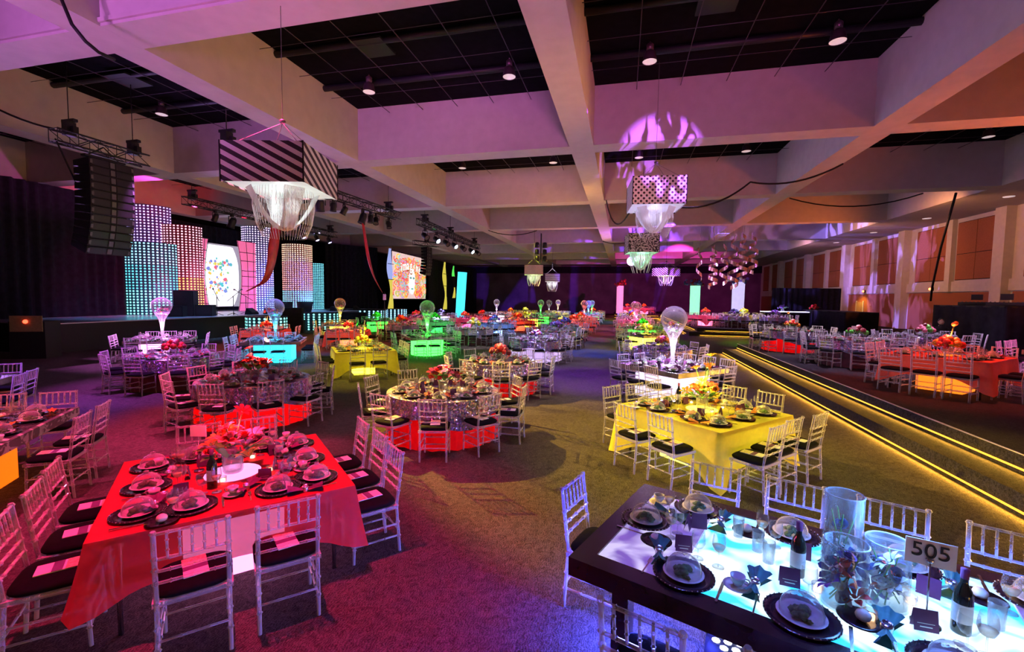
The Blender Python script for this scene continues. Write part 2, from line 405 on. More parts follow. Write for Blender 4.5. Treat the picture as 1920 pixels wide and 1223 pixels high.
# ---------------------------------------------------------------- the hall
HC = 7.55          # underside of the beams
LX = [-28.5, -19.5, -10.5, -1.53, 7.45]
CY = [-1.5, 7.3, 16.1, 24.9, 33.7, 42.5, 51.3, 60.1, 68.9]
BW, TOPZ, YB, XR = .82, 9.5, 74.0, 19.9
struct('floor', M_('carpet').bb((-32, -9, -.2), (XR + .2, YB + .2, 0)))
ceil = struct('ceiling', M_('black_void').bb((-32, -9, TOPZ), (XR + .2, YB + .2, TOPZ + .2)))
struct('wall_back', M_('back_wall').bb((-32, YB, 0), (XR + .2, YB + .3, TOPZ)))
struct('wall_front', M_('wall_cream').bb((-32, -9.3, 0), (XR + .2, -9, TOPZ)))
struct('wall_left', M_('drape_black').bb((-32.3, -9, 0), (-32, YB, TOPZ)))
for x in LX: struct('ceiling_beam', M_('beam_plaster').bb((x - BW / 2, -9, HC), (x + BW / 2, YB, TOPZ)))
soff = struct('ceiling_soffit', M_('beam_plaster').bb((15.95, -9, HC), (XR, YB, TOPZ)))
edges = LX + [15.95]
for y in CY:
    for i in range(5):
        a = edges[i] + BW / 2; b = edges[i + 1] - (BW / 2 if i < 4 else 0)
        struct('ceiling_beam', M_('beam_plaster').bb((a, y - BW / 2, HC + .001), (b, y + BW / 2, TOPZ)))
# seam moulding on the near beam
struct('trim_1', M_('beam_plaster').bb((-28, 7.3 - BW / 2 - .05, HC + .06), (15.9, 7.3 - BW / 2, HC + .14)))
# dark curtain rail along the far wall
struct('trim_2', M_('drape_black').bb((-32, YB - .3, 6.5), (XR, YB - .1, HC)))
# ceiling grid pipes inside the coffers that can be seen
for i in range(0, 5):
    for j in range(1, 4):
        x0 = edges[i] + BW / 2; x1 = edges[i + 1] - BW / 2; y0 = CY[j] + BW / 2; y1 = CY[j + 1] - BW / 2
        for k in range(1, 6):
            x = x0 + (x1 - x0) * k / 6
            obj('grid_pipe', M_('grid_metal').tube([(x, y0, 9.25), (x, y1, 9.25)], .012, 5), ceil)
        for k in range(1, 5):
            y = y0 + (y1 - y0) * k / 5
            obj('grid_pipe', M_('grid_metal').tube([(x0, y, 9.22), (x1, y, 9.22)], .009, 5), ceil)
        if j == 1 and i in (1, 2, 3):
            for k in range(3):
                y = y0 + 1.6 + k * 2.2
                obj('air_duct', M_('duct').tube([(x0, y, 9.38), (x1, y, 9.38)], .1, 8), ceil)
            obj('air_vent', M_('duct').box(((x0 + x1) / 2 - 1, (y0 + y1) / 2, 9.33), (.9, .9, .06)), ceil)
# right wall with pilasters, panels and white band
wr = struct('wall_right', M_('wall_cream').bb((XR, -9, 0), (XR + .3, YB, TOPZ)))
def wall_panel(y0, y1, z0, z1):
    obj('panel_recess', M_('groove').bb((XR - .03, y0, z0), (XR + .01, y1, z1)), wr)
    ym = (y0 + y1) / 2; zm = z0 + (z1 - z0) * .45; g = .035
    for a, b in ((y0 + g, ym - g / 2), (ym + g / 2, y1 - g)):
        for c, d in ((z0 + g, zm - g / 2), (zm + g / 2, z1 - g)):
            obj('wall_panel', M_('acoustic').bb((XR - .06, a, c), (XR - .02, b, d)), wr)
yb = 20.6
k = 0
while yb < 72:
    # bay: wide pilaster, panel pair with narrow mullion
    obj('pilaster', M_('wall_cream').bb((XR - .45, yb, 0), (XR, yb + .75, HC)), wr)
    wall_panel(yb + 1.0, yb + 4.15, 3.8, 7.3)
    obj('mullion', M_('wall_cream').bb((XR - .25, yb + 4.3, 3.1), (XR, yb + 4.75, HC)), wr)
    wall_panel(yb + 4.9, yb + 8.05, 3.8, 7.3)
    obj('white_band', M_('wall_cream').bb((XR - .12, yb + .75, 3.1), (XR - .005, yb + 8.8, 3.72)), wr)
    obj('lower_panel', M_('acoustic').bb((XR - .05, yb + .9, 0), (XR - .005, yb + 8.6, 3.05)), wr)
    yb += 8.8; k += 1
pm('wall_lit', (.6, .42, .2), .7)
dr = struct('door_1', M_('wood_door').bb((XR - .12, 44.2, 0), (XR - .05, 45.2, 2.4)))
obj('door_frame', M_('wall_cream').bb((XR - .1, 44.05, 0), (XR - .04, 44.2, 2.5)).bb((XR - .1, 45.2, 0), (XR - .04, 45.35, 2.5)), dr)
obj('door_handle', M_('steel').tube([(XR - .2, 44.35, 1.05), (XR - .2, 44.55, 1.05)], .02), dr)
spot((XR - 1.2, 44, 3.0), (XR - .1, 44.3, 1.4), (1, .55, .1), 120, 110, .6)
# exit lamps on the band
for i, y in enumerate((35.4, 43.9)):
    t = thing('wall_lamp', ('small glowing red lamp on the white wall band beside the cable', 'small glowing red lamp on the white band above the lit doorway')[i], 'lamp', (XR - .16, y, 3.3))
    obj('housing', M_('black_paint').box((0, 0, 0), (.08, .3, .22)), t)
    if i == 0: emat('lamp_red', (1, .15, .05), 6)
    obj('bulb', M_('lamp_red').ball((-.08, 0, 0), .09), t)
# soffit downlights (small discs)
for i, y in enumerate((27, 33, 39, 45)):
    one('recessed_light', M_('bulb_off').lathe([(0, -.02), (.2, -.02), (.22, 0)], 14), ('first', 'second', 'third', 'fourth')[i] + ' recessed light along the soffit over the wall panels', 'light', (17.9, y, HC - .005), group='recessed lights in the soffit')

# risers with LED-lit steps
struct_r = []
def riser(name, x0, y0, x1, y1, z=.5):
    return struct(name, M_('riser_carpet').bb((x0, y0, 0), (x1, y1, z)))
emat('led_amber', (1, .46, .04), 1.5, .02, sample=False)
riser('riser_platform', 4.85, -4, XR, 21.0)
riser('riser_step', 4.35, -4, 4.85, 21.3, .26)
riser('riser_platform', 4.85, 31.9, XR, YB)
riser('riser_step', 4.3, 31.45, XR, YB - .5, .26)
riser('riser_platform', -1.0, 58.4, 4.85, YB)
riser('riser_step', -1.0, 57.9, 4.3, 58.4, .26)
pm('nosing', (.45, .42, .45), .4, .8)
for a, b, z in (((4.84, -4), (4.84, 21), .503),):
    struct('trim_3', M_('nosing').tube([(a[0], a[1], z), (b[0], b[1], z)], .012, 5))
def led(pts, label):
    for a, b in zip(pts, pts[1:]):        # the strip's own light
        a, b = Vector(a), Vector(b); l = bpy.data.lights.new('strip_lamp', 'AREA'); l.shape = 'RECTANGLE'; l.size = (b - a).length; l.size_y = .03; l.color = (1, .5, .05); l.energy = 9 * (b - a).length
        o = bpy.data.objects.new('strip_lamp', l); COL.objects.link(o); d = (b - a).normalized(); n = Vector((d.y, -d.x, 0)); n = n if n.x < -.3 or n.y < -.3 else -n; n = (n + Vector((0, 0, -.35))).normalized(); o.location = (a + b) / 2 + n * .03
        z = -n; y = z.cross(d); o.matrix_world = Matrix(((d.x, y.x, z.x, o.location.x), (d.y, y.y, z.y, o.location.y), (d.z, y.z, z.z, o.location.z), (0, 0, 0, 1)))
    one('led_strip', M_('led_amber').tube(pts, .014, 5), label, 'light strip', group='amber strips along the steps')
led([(4.335, -4, .06), (4.335, 21.3, .06)], 'lower glowing amber strip along the step in front of the near platform')
led([(4.835, -4, .32), (4.835, 21.0, .32)], 'upper glowing amber strip along the step of the near platform')
led([(4.28, YB - 16, .06), (4.28, 33, .06), (5.0, 31.43, .06), (12, 31.43, .06)], 'lower glowing amber strip around the corner of the far platform')
led([(4.83, YB - 16, .33), (4.83, 33, .33), (5.4, 31.88, .33), (12, 31.88, .33)], 'upper glowing amber strip around the corner of the far platform')
led([(-1, 57.88, .06), (4.3, 57.88, .06)], 'lower glowing amber strip at the end of the aisle')
led([(-1, 58.38, .33), (4.3, 58.38, .33)], 'upper glowing amber strip at the end of the aisle')

# downlights hanging in the coffers
DL = M_('lamp_can').tube([(0, 0, .5), (0, 0, .28)], .02).lathe([(.06, .3), (.1, .26), (.1, .14), (.06, .12)], 12).lathe([(.08, .1), (.15, .06), (.19, -.14), (.2, -.2)], 16)
DLm = DL.mesh('housing'); DLb = M_('bulb_off').lathe([(0, -.17), (.19, -.19)], 16).mesh('lens')
rowname = {13.4: 'near', 10.0: 'overhead', 22.1: 'second'}
colname = {-16.8: 'above the hanging speaker stack', -8.2: 'over the striped chandelier bay', -3.5: 'beside the centre beam, stage side', .53: 'beside the centre beam, panel side', 5.1: 'over the aisle bay', 13.84: 'over the riser bay'}
for y in (13.4, 22.1, 10.0):
    for x in colname:
        if (x == 13.84 and y < 20) or (y == 10.0): continue
        t = thing('ceiling_downlight', 'round downlight in the %s row of coffers, %s' % (rowname[y], colname[x]), 'ceiling light', (x, y, 9.15), 0, 'downlights in the ceiling coffers')
        obj('housing', DLm, t); obj('lens', DLb, t)

# ---------------------------------------------------------------- repeated things: registered first, then the 300 nearest become objects
ORD = ['front', 'first', 'second', 'third', 'fourth', 'fifth', 'sixth', 'seventh', 'eighth', 'ninth', 'tenth', 'eleventh']
REG = {}; PROTO = {}
def reg(kind, loc, rz, label, group, sc=1):
    d = math.hypot(loc[0], loc[1]); REG.setdefault(kind, []).append((d, loc, rz, label, group, sc))
def proto(kind, cat, near, near_d, far, mid=None, mid_d=0):
    """near/mid: list of (part name, MB, [offsets]); far: MB"""
    def comp(ps): return [(n, mb.mesh(n), offs) for n, mb, offs in ps] if ps else None
    PROTO[kind] = (cat, comp(near), near_d, comp(mid), mid_d, far, far.mesh(kind))
def flush(kind, limit=300, stuff_label=None, drop=999):
    cat, near, nd, mid, md, fmb, fme = PROTO[kind]; L = sorted(REG.get(kind, []), key=lambda t: t[0])
    for d, loc, rz, label, group, sc in L[:limit]:
        parts = near if (near and d < nd) else (mid if (mid and d < md) else None)
        if parts:
            t = thing(kind, label, cat, loc, rz, group); t.scale = (sc,) * 3
            for n, me, offs in parts:
                for o in offs: obj(n, me, t, o)
        else:
            t = one(kind, fme, label, cat, loc, rz, group); t.scale = (sc,) * 3
    if len(L) > limit:
        b = MB()
        for d, loc, rz, label, group, sc in L[limit:]:
            if d < drop: b.add(fmb, Matrix.Translation(loc) @ Matrix.Rotation(rz, 4, 'Z') @ Matrix.Scale(sc, 4))
        if b.v: one(kind, b, stuff_label, cat, kind='stuff')

# --- chair
def ring_tube(mb, pts, r, n, rings):
    """tube with bamboo-like rings at the given fractions"""
    P = [Vector(p) for p in pts]
    L = [0]
    for a, b in zip(P, P[1:]): L.append(L[-1] + (b - a).length)
    def at(t):
        s = t * L[-1]
        for i in range(len(P) - 1):
            if s <= L[i + 1] + 1e-9: return P[i].lerp(P[i + 1], (s - L[i]) / (L[i + 1] - L[i]))
        return P[-1]
    ts = [(0, 1)] + [(L[i] / L[-1], 1) for i in range(1, len(P) - 1)] + [(1, 1)]
    for g in rings: ts += [(g - .012, 1), (g, 1.5), (g + .012, 1)]
    ts = sorted(t for t in ts if 0 <= t[0] <= 1)
    return mb.tube([at(t) for t, _ in ts], [r * k for _, k in ts], n)
def zy(z): return -.195 - .065 * max(0, (z - .44)) / .48
POST = [(0, -.225, 0), (0, -.195, .44), (0, -.26, .925)]
def cushion(mb, w, d, z0, h):
    mb.smooth = True
    def fn(u, v):
        a = 2 * PI * u; e = .45
        cx = math.copysign(abs(math.cos(a)) ** e, math.cos(a)); cy = math.copysign(abs(math.sin(a)) ** e, math.sin(a))
        k, z = [(.93, 0), (1, .35), (1, .6), (.9, .92), (.5, 1.05), (0, 1.1)][int(round(v * 5))]
        return (cx * w / 2 * k, cy * d / 2 * k, z0 + h * z)
    mb.grid(fn, 24, 5, True); mb.smooth = False; return mb
def chair_full():
    A = 'acrylic'
    post = ring_tube(M_(A), POST, .0145, 8, (.16, .3, .47, .62, .72, .8, .985))
    leg = ring_tube(M_(A), [(0, .19, 0), (0, .175, .43)], [.013][0], 8, (.3, .55, .9))
    fr = M_(A)
    for a, b in (((-.2, -.19), (.2, -.19)), ((-.2, .18), (.2, .18)), ((-.2, -.19), (-.2, .18)), ((.2, -.19), (.2, .18))):
        fr.bb((min(a[0], b[0]) - .014, min(a[1], b[1]) - .014, .415), (max(a[0], b[0]) + .014, max(a[1], b[1]) + .014, .447))
    cu = cushion(M_('cushion_black'), .43, .41, .447, .05)
    rail = ring_tube(M_(A), [(-.19, 0, 0), (.19, 0, 0)], .0105, 8, (.2, .5, .8))
    sp = ring_tube(M_(A), [(0, zy(.735), .735), (0, zy(.905), .905)], .0085, 6, (.3, .7))
    stx = ring_tube(M_(A), [(-.18, 0, 0), (.18, 0, 0)], .009, 6, (.3, .7))
    sty = ring_tube(M_(A), [(0, -.2, 0), (0, .18, 0)], .009, 6, (.3, .7))
    return [('cushion', cu, [(0, 0, 0)]), ('seat_frame', fr, [(0, 0, 0)]), ('back_post', post, [(-.19, 0, 0), (.19, 0, 0)]), ('front_leg', leg, [(-.185, 0, 0), (.185, 0, 0)]),
            ('back_rail', rail, [(0, zy(z), z) for z in (.905, .735, .655, .575)]), ('spindle', sp, [(x, 0, 0) for x in (-.125, -.0625, 0, .0625, .125)]),
            ('stretcher', stx, [(0, .185, .13), (0, .18, .24), (0, -.215, .2)]), ('stretcher', sty, [(-.186, 0, .15), (.186, 0, .15), (-.186, 0, .26), (.186, 0, .26)])]
def chair_frame(mb, n=4, sp=5, th=1.25):
    mb.mat('acrylic')
    for s in (-.19, .19):
        mb.tube([(s + p[0], p[1], p[2]) for p in POST], .0145 * th, n); mb.tube([(s, .19, 0), (s, .175, .43)], .0125 * th, n)
        mb.tube([(s, -.2, .15), (s, .18, .15)], .009 * th, n, False); mb.tube([(s, -.2, .26), (s, .18, .26)], .009 * th, n, False)
    for z in (.905, .735, .655, .575): mb.tube([(-.19, zy(z), z), (.19, zy(z), z)], .0105 * th, n, False)
    for k in range(sp): x = -.125 + .25 * k / (sp - 1); mb.tube([(x, zy(.735), .735), (x, zy(.905), .905)], .0085 * th, 3, False)
    for y, z in ((.185, .13), (.18, .24), (-.215, .2)): mb.tube([(-.18, y, z), (.18, y, z)], .009 * th, n, False)
    mb.box((0, 0, .43), (.41, .4, .03)); return mb
def chair_far(n=3, sp=4, th=1.5):
    mb = chair_frame(MB(), n, sp, th); mb.mat('cushion_black').box((0, 0, .47), (.42, .4, .05)); return mb
proto('banquet_chair', 'chair', chair_full(), 9.6, chair_far(), [('frame', chair_frame(MB()), [(0, 0, 0)]), ('cushion', cushion(M_('cushion_black'), .43, .41, .447, .05), [(0, 0, 0)])], 19)

# --- tableware
ch = M_('charger').lathe([(0, .004), (.115, .004), (.13, .009), (.168, .016), (.17, .012), (.11, 0), (0, 0)], 28)
bd = M_('bead_silver')
for k in range(36): a = 2 * PI * k / 36; bd.ball((.167 * math.cos(a), .167 * math.sin(a), .017), .0045, 5, 3)
proto('charger_plate', 'plate', [('plate', ch, [(0, 0, 0)]), ('beaded_rim', bd, [(0, 0, 0)])], 5.2, M_('charger').lathe([(0, .004), (.11, .004), (.168, .016), (.11, 0)], 14))
pl = M_('china').lathe([(0, .006), (.07, .006), (.11, .02), (.113, .018), (.07, 0), (0, 0)], 24)
rs = random.Random(3); sa = M_('salad')
for k in range(16):
    a = rs.uniform(0, 2 * PI); q = rs.uniform(0, .06); sa.ball((q * math.cos(a), q * math.sin(a), .016 + (.06 - q) * .5), rs.uniform(.014, .026), 6, 4, (1, 1, .7), .25, rs)
sf = M_('china').lathe([(0, .006), (.11, .02)], 12).mat('salad').ball((0, 0, .02), .065, 8, 4, (1, 1, .6))
proto('salad_plate', 'plate', [('plate', pl, [(0, 0, 0)]), ('salad', sa, [(0, 0, 0)])], 8.5, sf)
do = M_('dome_glass').lathe([(.1, 0), (.099, .02), (.09, .05), (.07, .075), (.04, .09), (.012, .096)], 24)
kn = M_('dome_glass').lathe([(.006, .094), (.007, .102), (.018, .106), (.019, .113), (.008, .118), (0, .118)], 12)
proto('glass_cloche', 'dish cover', [('dome', do, [(0, 0, 0)]), ('knob', kn, [(0, 0, 0)])], 8.5, M_('dome_glass').lathe([(.1, 0), (.09, .05), (.045, .088), (.012, .096), (.012, .11), (0, .115)], 10))
def glass(h, rb, rim, bowl0):
    return [('foot', M_('glass').lathe([(0, .004), (.034, .002), (.035, 0), (0, 0)], 16), [(0, 0, 0)]), ('stem', M_('glass').tube([(0, 0, .003), (0, 0, bowl0)], .004, 6), [(0, 0, 0)]),
            ('bowl', M_('glass').lathe([(.004, bowl0), (rb * .7, bowl0 + .015), (rb, bowl0 + (h - bowl0) * .4), (rb * .97, bowl0 + (h - bowl0) * .65), (rim, h)], 16), [(0, 0, 0)])]
def glassf(h, rb, rim, bowl0, n=8): return M_('glass').lathe([(.033, 0), (.004, .004), (.004, bowl0), (rb, bowl0 + (h - bowl0) * .4), (rim, h)], n)
g1 = glass(.2, .038, .031, .09); g1.append(('wine', M_('wine_white').lathe([(0, .098), (.025, .102), (.035, .13), (0, .131)], 12), [(0, 0, 0)]))
proto('wine_glass', 'glass', g1, 5.6, glassf(.2, .038, .031, .09))
proto('water_goblet', 'glass', glass(.165, .041, .037, .06), 5.6, glassf(.165, .041, .037, .06))
proto('tumbler', 'glass', None, 0, M_('glass').lathe([(0, .006), (.028, .006), (.034, .13), (.036, .13), (.031, 0), (0, 0)], 14))
fk = M_('steel').box((0, -.03, .004), (.008, .12, .003)).box((0, .055, .005), (.022, .05, .003))
for x in (-.008, 0, .008): fk.box((x, .092, .005), (.004, .03, .002))
proto('fork', 'fork', None, 0, fk)
proto('knife', 'knife', None, 0, M_('steel').box((0, -.06, .005), (.013, .09, .006)).box((0, .04, .004), (.017, .12, .002)))
def napkin(m):
    b = M_(m); b.smooth = True
    def fan(sgn):
        def fn(u, v):
            w = (.016 + .05 * v) * (1 if sgn > 0 else .7); x = (u - .5) * 2 * w
            return (x, sgn * (.01 + .12 * v), .012 + .035 * (1 - abs(u - .5)) * (.4 + v) + .006 * math.sin(u * 5 * PI) * v)
        b.grid(fn, 10, 4); 
        b.grid(lambda u, v: (fn(u, v)[0], fn(u, v)[1], .002), 10, 4)
    fan(1); fan(-1); b.smooth = False
    return b
for nm in ('plum', 'teal', 'red', 'orange'):
    proto('napkin_' + nm, 'napkin', [('folds', napkin('napkin_' + nm), [(0, 0, 0)]), ('napkin_ring', M_('bead_silver').lathe([(.024, .002), (.026, .03), (.022, .05), (.02, .03)], 10), [(0, 0, 0)])], 5.6, napkin('napkin_' + nm))
cd = M_('card_plum').quad((-.05, .02, 0), (.05, .02, 0), (.05, 0, .1), (-.05, 0, .1)).quad((-.05, -.02, 0), (-.05, 0, .1), (.05, 0, .1), (.05, -.02, 0))
cdl = M_('paper')
for k, w in enumerate((.05, .07, .06, .04)): cdl.quad((-w / 2, -.0165 + .003 * k, .02 + .014 * k - .003), (w / 2, -.0165 + .003 * k, .02 + .014 * k - .003), (w / 2, -.0158 + .003 * k, .023 + .014 * k), (-w / 2, -.0158 + .003 * k, .023 + .014 * k))
proto('menu_card', 'card', [('card', cd, [(0, 0, 0)]), ('printed_lines', cdl, [(0, 0, 0)])], 5.6, cd)
cup = [('cup', M_('china').lathe([(0, .012), (.022, .012), (.036, .04), (.04, .065), (.037, .065), (.03, .03), (0, .02)], 16), [(0, 0, 0)]), ('cup_handle', M_('china').tube([(.036, 0, .055), (.055, 0, .055), (.06, 0, .04), (.05, 0, .025), (.032, 0, .028)], .004, 5), [(0, 0, 0)])]
cupf = M_('china').lathe([(0, .012), (.022, .012), (.04, .065), (.037, .065), (0, .02)], 8)
proto('coffee_cup', 'cup', cup, 5.6, cupf)
sau = M_('china').lathe([(0, .005), (.05, .005), (.075, .014), (.05, 0), (0, 0)], 18)
proto('saucer', 'saucer', None, 0, sau)
proto('bread_plate', 'plate', [('plate', M_('charger').lathe([(0, .005), (.06, .005), (.1, .015), (.06, 0), (0, 0)], 20), [(0, 0, 0)]), ('bread_roll', M_('cream_ball').ball((.01, 0, .035), .035, 10, 6, (1, 1, .8)), [(0, 0, 0)])], 9, M_('charger').lathe([(0, .005), (.1, .015), (.06, 0)], 10).mat('cream_ball').ball((.01, 0, .035), .035, 6, 4))
bt = [('bottle', M_('bottle_glass').lathe([(0, 0), (.037, .002), (.038, .01), (.038, .18), (.03, .215), (.015, .245), (.014, .3), (.016, .302), (.016, .315), (0, .316)], 18), [(0, 0, 0)]),
      ('bottle_label', M_('label_white').lathe([(.0386, .06), (.0386, .15)], 14, a0=-1.9, a1=1.9), [(0, 0, 0)]), ('bottle_foil', M_('napkin_plum').lathe([(.0165, .27), (.0172, .316), (0, .318)], 12), [(0, 0, 0)])]
proto('wine_bottle', 'bottle', bt, 12, M_('bottle_glass').lathe([(.038, 0), (.038, .18), (.015, .245), (.015, .316), (0, .317)], 8).mat('label_white').lathe([(.039, .06), (.039, .15)], 8))
pr_ = M_('paper').box((0, 0, .004), (.14, .25, .006)).mat('paper_plum').box((0, -.015, .0078), (.14, .055, .001)).mat('paper_print').box((0, .075, .0078), (.14, .1, .001))
proto('event_program', 'booklet', None, 0, pr_)
emat('candle_glow', (1, .6, .3), 5)
vo = [('holder', M_('glass').lathe([(.028, 0), (.03, .05), (.027, .05), (.026, .006), (0, .006)], 12), [(0, 0, 0)]), ('candle', M_('candle_glow').lathe([(.02, .008), (.02, .028), (0, .03)], 10), [(0, 0, 0)])]
proto('votive_candle', 'candle', vo, 9, M_('candle_glow').lathe([(.024, 0), (.026, .045), (0, .03)], 8))
# number card on wire stand
proto('table_number', 'sign', [('card', M_('paper').box((0, 0, .36), (.14, .004, .1)), [(0, 0, 0)]), ('stand', M_('steel').tube([(0, 0, 0), (0, 0, .31)], .003, 5).lathe([(0, .004), (.04, .003), (.04, 0)], 12), [(0, 0, 0)])], 30, M_('paper').box((0, 0, .36), (.14, .004, .1)))

# --- centrepieces
def bubble_vase(loc, label, near=True):
    t = thing('bubble_vase', label, 'vase', loc, 0, 'tall bubble vases on tables')
    n = 20 if near else 10
    obj('trumpet', M_('bubble_glass').lathe([(0, .01), (.11, .01), (.1, .03), (.05, .1), (.045, .3), (.06, .5), (.1, .68), (.19, .84), (.25, .92)], n), t)
    obj('bubble', M_('bubble_glass').ball((0, 0, 1.14), .31, n, n // 2 + 2), t)
    rn = random.Random(int(loc[0] * 31 + loc[1] * 7)); b = MB()
    for k in range(26 if near else 12):
        b.mat(rn.choice(['pet_white', 'pet_pink', 'bead_silver', 'pet_orange', 'pet_purple', 'pet_green']))
        a = rn.uniform(0, 2 * PI); q = rn.uniform(0, .17); z = rn.uniform(.86, 1.05)
        b.ball((q * math.cos(a), q * math.sin(a), z), rn.uniform(.02, .05), 6, 4)
    b = obj('reflection_balls', b, t); b['kind'] = 'stuff'  # coloured balls imitating the reflections inside the bubble
    obj('inner_stem', M_('bubble_glass').tube([(0, 0, .05), (0, 0, .8)], .02, 6), t)
    return t
BLO = {}
def blossom_mesh(m, kind):
    if (m, kind) in BLO: return BLO[(m, kind)]
    b = M_(m); rn = random.Random(hash(m) % 99 if False else len(m) + kind)
    if kind == 0:    # rose: shells of petals
        for L, (n, r, h) in enumerate(((3, .018, .045), (5, .03, .038), (6, .045, .026))):
            for k in range(n):
                a = 2 * PI * (k + L * .4) / n
                def fn(u, v): w = (u - .5) * 1.5 * (2 * PI / n); q = r * (.35 + .65 * v) ; return (q * math.cos(a + w), q * math.sin(a + w), h * math.sin(v * PI * .55))
                b.smooth = True; b.grid(fn, 3, 3); b.smooth = False
    else:            # open bloom: pointed petals
        for k in range(7):
            a = 2 * PI * k / 7
            def fn(u, v): w = (u - .5) * .8 * math.sin(PI * (.12 + .86 * v)); q = .012 + .075 * v; return (q * math.cos(a + w), q * math.sin(a + w), .035 * math.sin(v * 2.2))
            b.smooth = True; b.grid(fn, 2, 4); b.smooth = False
        b.ball((0, 0, .015), .014, 6, 4)
    BLO[(m, kind)] = b; return b
def leaf(mb, L=.16, w=.045):
    mb.smooth = True
    mb.grid(lambda u, v: ((u - .5) * 2 * w * math.sin(PI * (.05 + .93 * v)), L * v, .05 * math.sin(v * 2) + .012 * abs(u - .5)), 2, 5); mb.smooth = False; return mb
LEAF = leaf(M_('leaf_green')); LEAFm = LEAF.mesh('leaf')
BLm = {}
def flowers(loc, label, cols, near, n=16, rad=.24, h0=.14, tall=None, vase='glass', sc=1.0):
    rn = random.Random(int(abs(loc[0]) * 97 + abs(loc[1]) * 13) + n)
    t = thing('flower_arrangement', label, 'flowers', loc, rn.uniform(0, 6), 'flower centrepieces'); t.scale = (sc,) * 3
    obj('vase', M_(vase).lathe([(0, .006), (.07, .006), (.08, .02), (.085, h0 + .02), (.08, h0 + .02), (.07, .02), (0, .015)], 14), t)
    allb = MB()
    items = []
    for k in range(n):
        a = k * 2.399 + rn.uniform(-.3, .3); q = rad * math.sqrt((k + .5) / n); z = h0 + .05 + (rad * 1.05 - q) * .85 + rn.uniform(-.02, .03)
        items.append((rn.choice(cols), rn.randint(0, 1), (q * math.cos(a), q * math.sin(a), z), (rn.uniform(-.2, .2) - q * 2.2 * math.sin(a), q * 2.2 * math.cos(a), a), rn.uniform(1.0, 1.7)))
    lv = [((.5 * rad * math.cos(a), .5 * rad * math.sin(a), h0 + .03), (rn.uniform(-.2, .5), 0, a - PI / 2), rn.uniform(.9, 1.5)) for a in [i * 2 * PI / 9 + rn.uniform(-.2, .2) for i in range(9)]]
    if tall:
        for i in range(tall[1]):
            a = rn.uniform(0, 6.28); z = rn.uniform(.5, .8) * tall[2]
            x, y = .1 * math.cos(a) * tall[2], .1 * math.sin(a) * tall[2]
            st = M_('stem_green').tube([(0, 0, h0), (x * .4, y * .4, z * .6), (x, y, z)], .006, 5)
            if near: obj('stem', st, t)
            else: allb.add(st, Matrix())
            items.append((tall[0], 1, (x, y, z), (rn.uniform(-.6, .6), rn.uniform(-.6, .6), a), .95))
    for m, k, p, r, s in items:
        if near:
            if (m, k) not in BLm: BLm[(m, k)] = blossom_mesh(m, k).mesh('blossom')
            o = obj('blossom', BLm[(m, k)], t, p, r); o.scale = (s,) * 3
        else: allb.mat(m).ball(p, .05 * s, 6, 4)
    for p, r, s in lv:
        if near: o = obj('leaf', LEAFm, t, p, r); o.scale = (s,) * 3
        else: allb.add(LEAF, Matrix.Translation(p) @ Matrix.Rotation(r[2], 4, 'Z') @ Matrix.Scale(s, 4))
    if not near: obj('bouquet', allb, t)
    return t

# ---------------------------------------------------------------- tables
def square_cloth(s, top, mid, cor, m, seed=1, flare=.1):
    b = M_(m); rn = random.Random(seed); h = s / 2 + .012; ph = rn.uniform(0, 6)
    N = 96
    def per(u):
        q = (u * 4) % 4; k = int(q); f = q - k
        c = [(-h, -h), (h, -h), (h, h), (-h, h)]; a, d = c[k], c[(k + 1) % 4]
        nx, ny = [(0, -1), (1, 0), (0, 1), (-1, 0)][k]
        x, y = a[0] + (d[0] - a[0]) * f, a[1] + (d[1] - a[1]) * f
        dc = min(f, 1 - f) * s
        # blend the normal round the corners
        o = a if f < .5 else d; g = max(0, 1 - dc / .12)
        ox, oy = o[0] / h * .7071, o[1] / h * .7071
        n = Vector((nx * (1 - g) + ox * g, ny * (1 - g) + oy * g)); n.normalize()
        return x, y, n, dc
    def fn(u, v):
        x, y, n, dc = per(u); g = math.exp(-(dc / .22) ** 2)
        drop = mid + (cor - mid) * math.exp(-(dc / .3) ** 1.5) + .015 * math.sin(u * 40 + ph)
        if v < .001: return (x, y, top)
        out = flare * g * v ** 1.3 + .022 * v * math.sin(u * 62 + ph) + .03 * v * math.sin(u * 23 + ph) + .01
        # pinch beside the corner
        tx, ty = -n.y, n.x; pin = .05 * v * math.sin(min(dc / .3, 1) * PI)
        return (x + n.x * (out - pin * .5), y + n.y * (out - pin * .5), top - drop * v)
    b.smooth = True; b.grid(fn, N, 8, True); b.smooth = False
    n = 10
    b.grid(lambda u, v: ((u - .5) * 2 * h, (v - .5) * 2 * h, top + .002 * math.sin(u * 19 + v * 13)), n, n)
    return b
def round_cloth(r, top, drop, m, lobes=10, scal=.1, seed=0, floor=False):
    b = M_(m); b.smooth = True
    def fn(u, v):
        a = 2 * PI * u; fold = math.sin(lobes * 2 * a + seed) * .5 + .5 * math.sin(lobes * 3.3 * a)
        d = drop + (0 if floor else scal * (math.cos(4 * a + seed)))
        k = r + .012 + v * (.035 + .035 * fold)
        return (k * math.cos(a), k * math.sin(a), top - d * v)
    b.grid(fn, 120, 6, True); b.smooth = False
    b.disc((0, 0, top), r + .012, 60); return b
TABLES = []
EM = {}
def em(col, s):
    k = (tuple(col), s)
    if k not in EM: EM[k] = 'glow_%d' % len(EM); emat(EM[k], tuple(col), s, .15, 2.5, s >= 2.39)
    return EM[k]
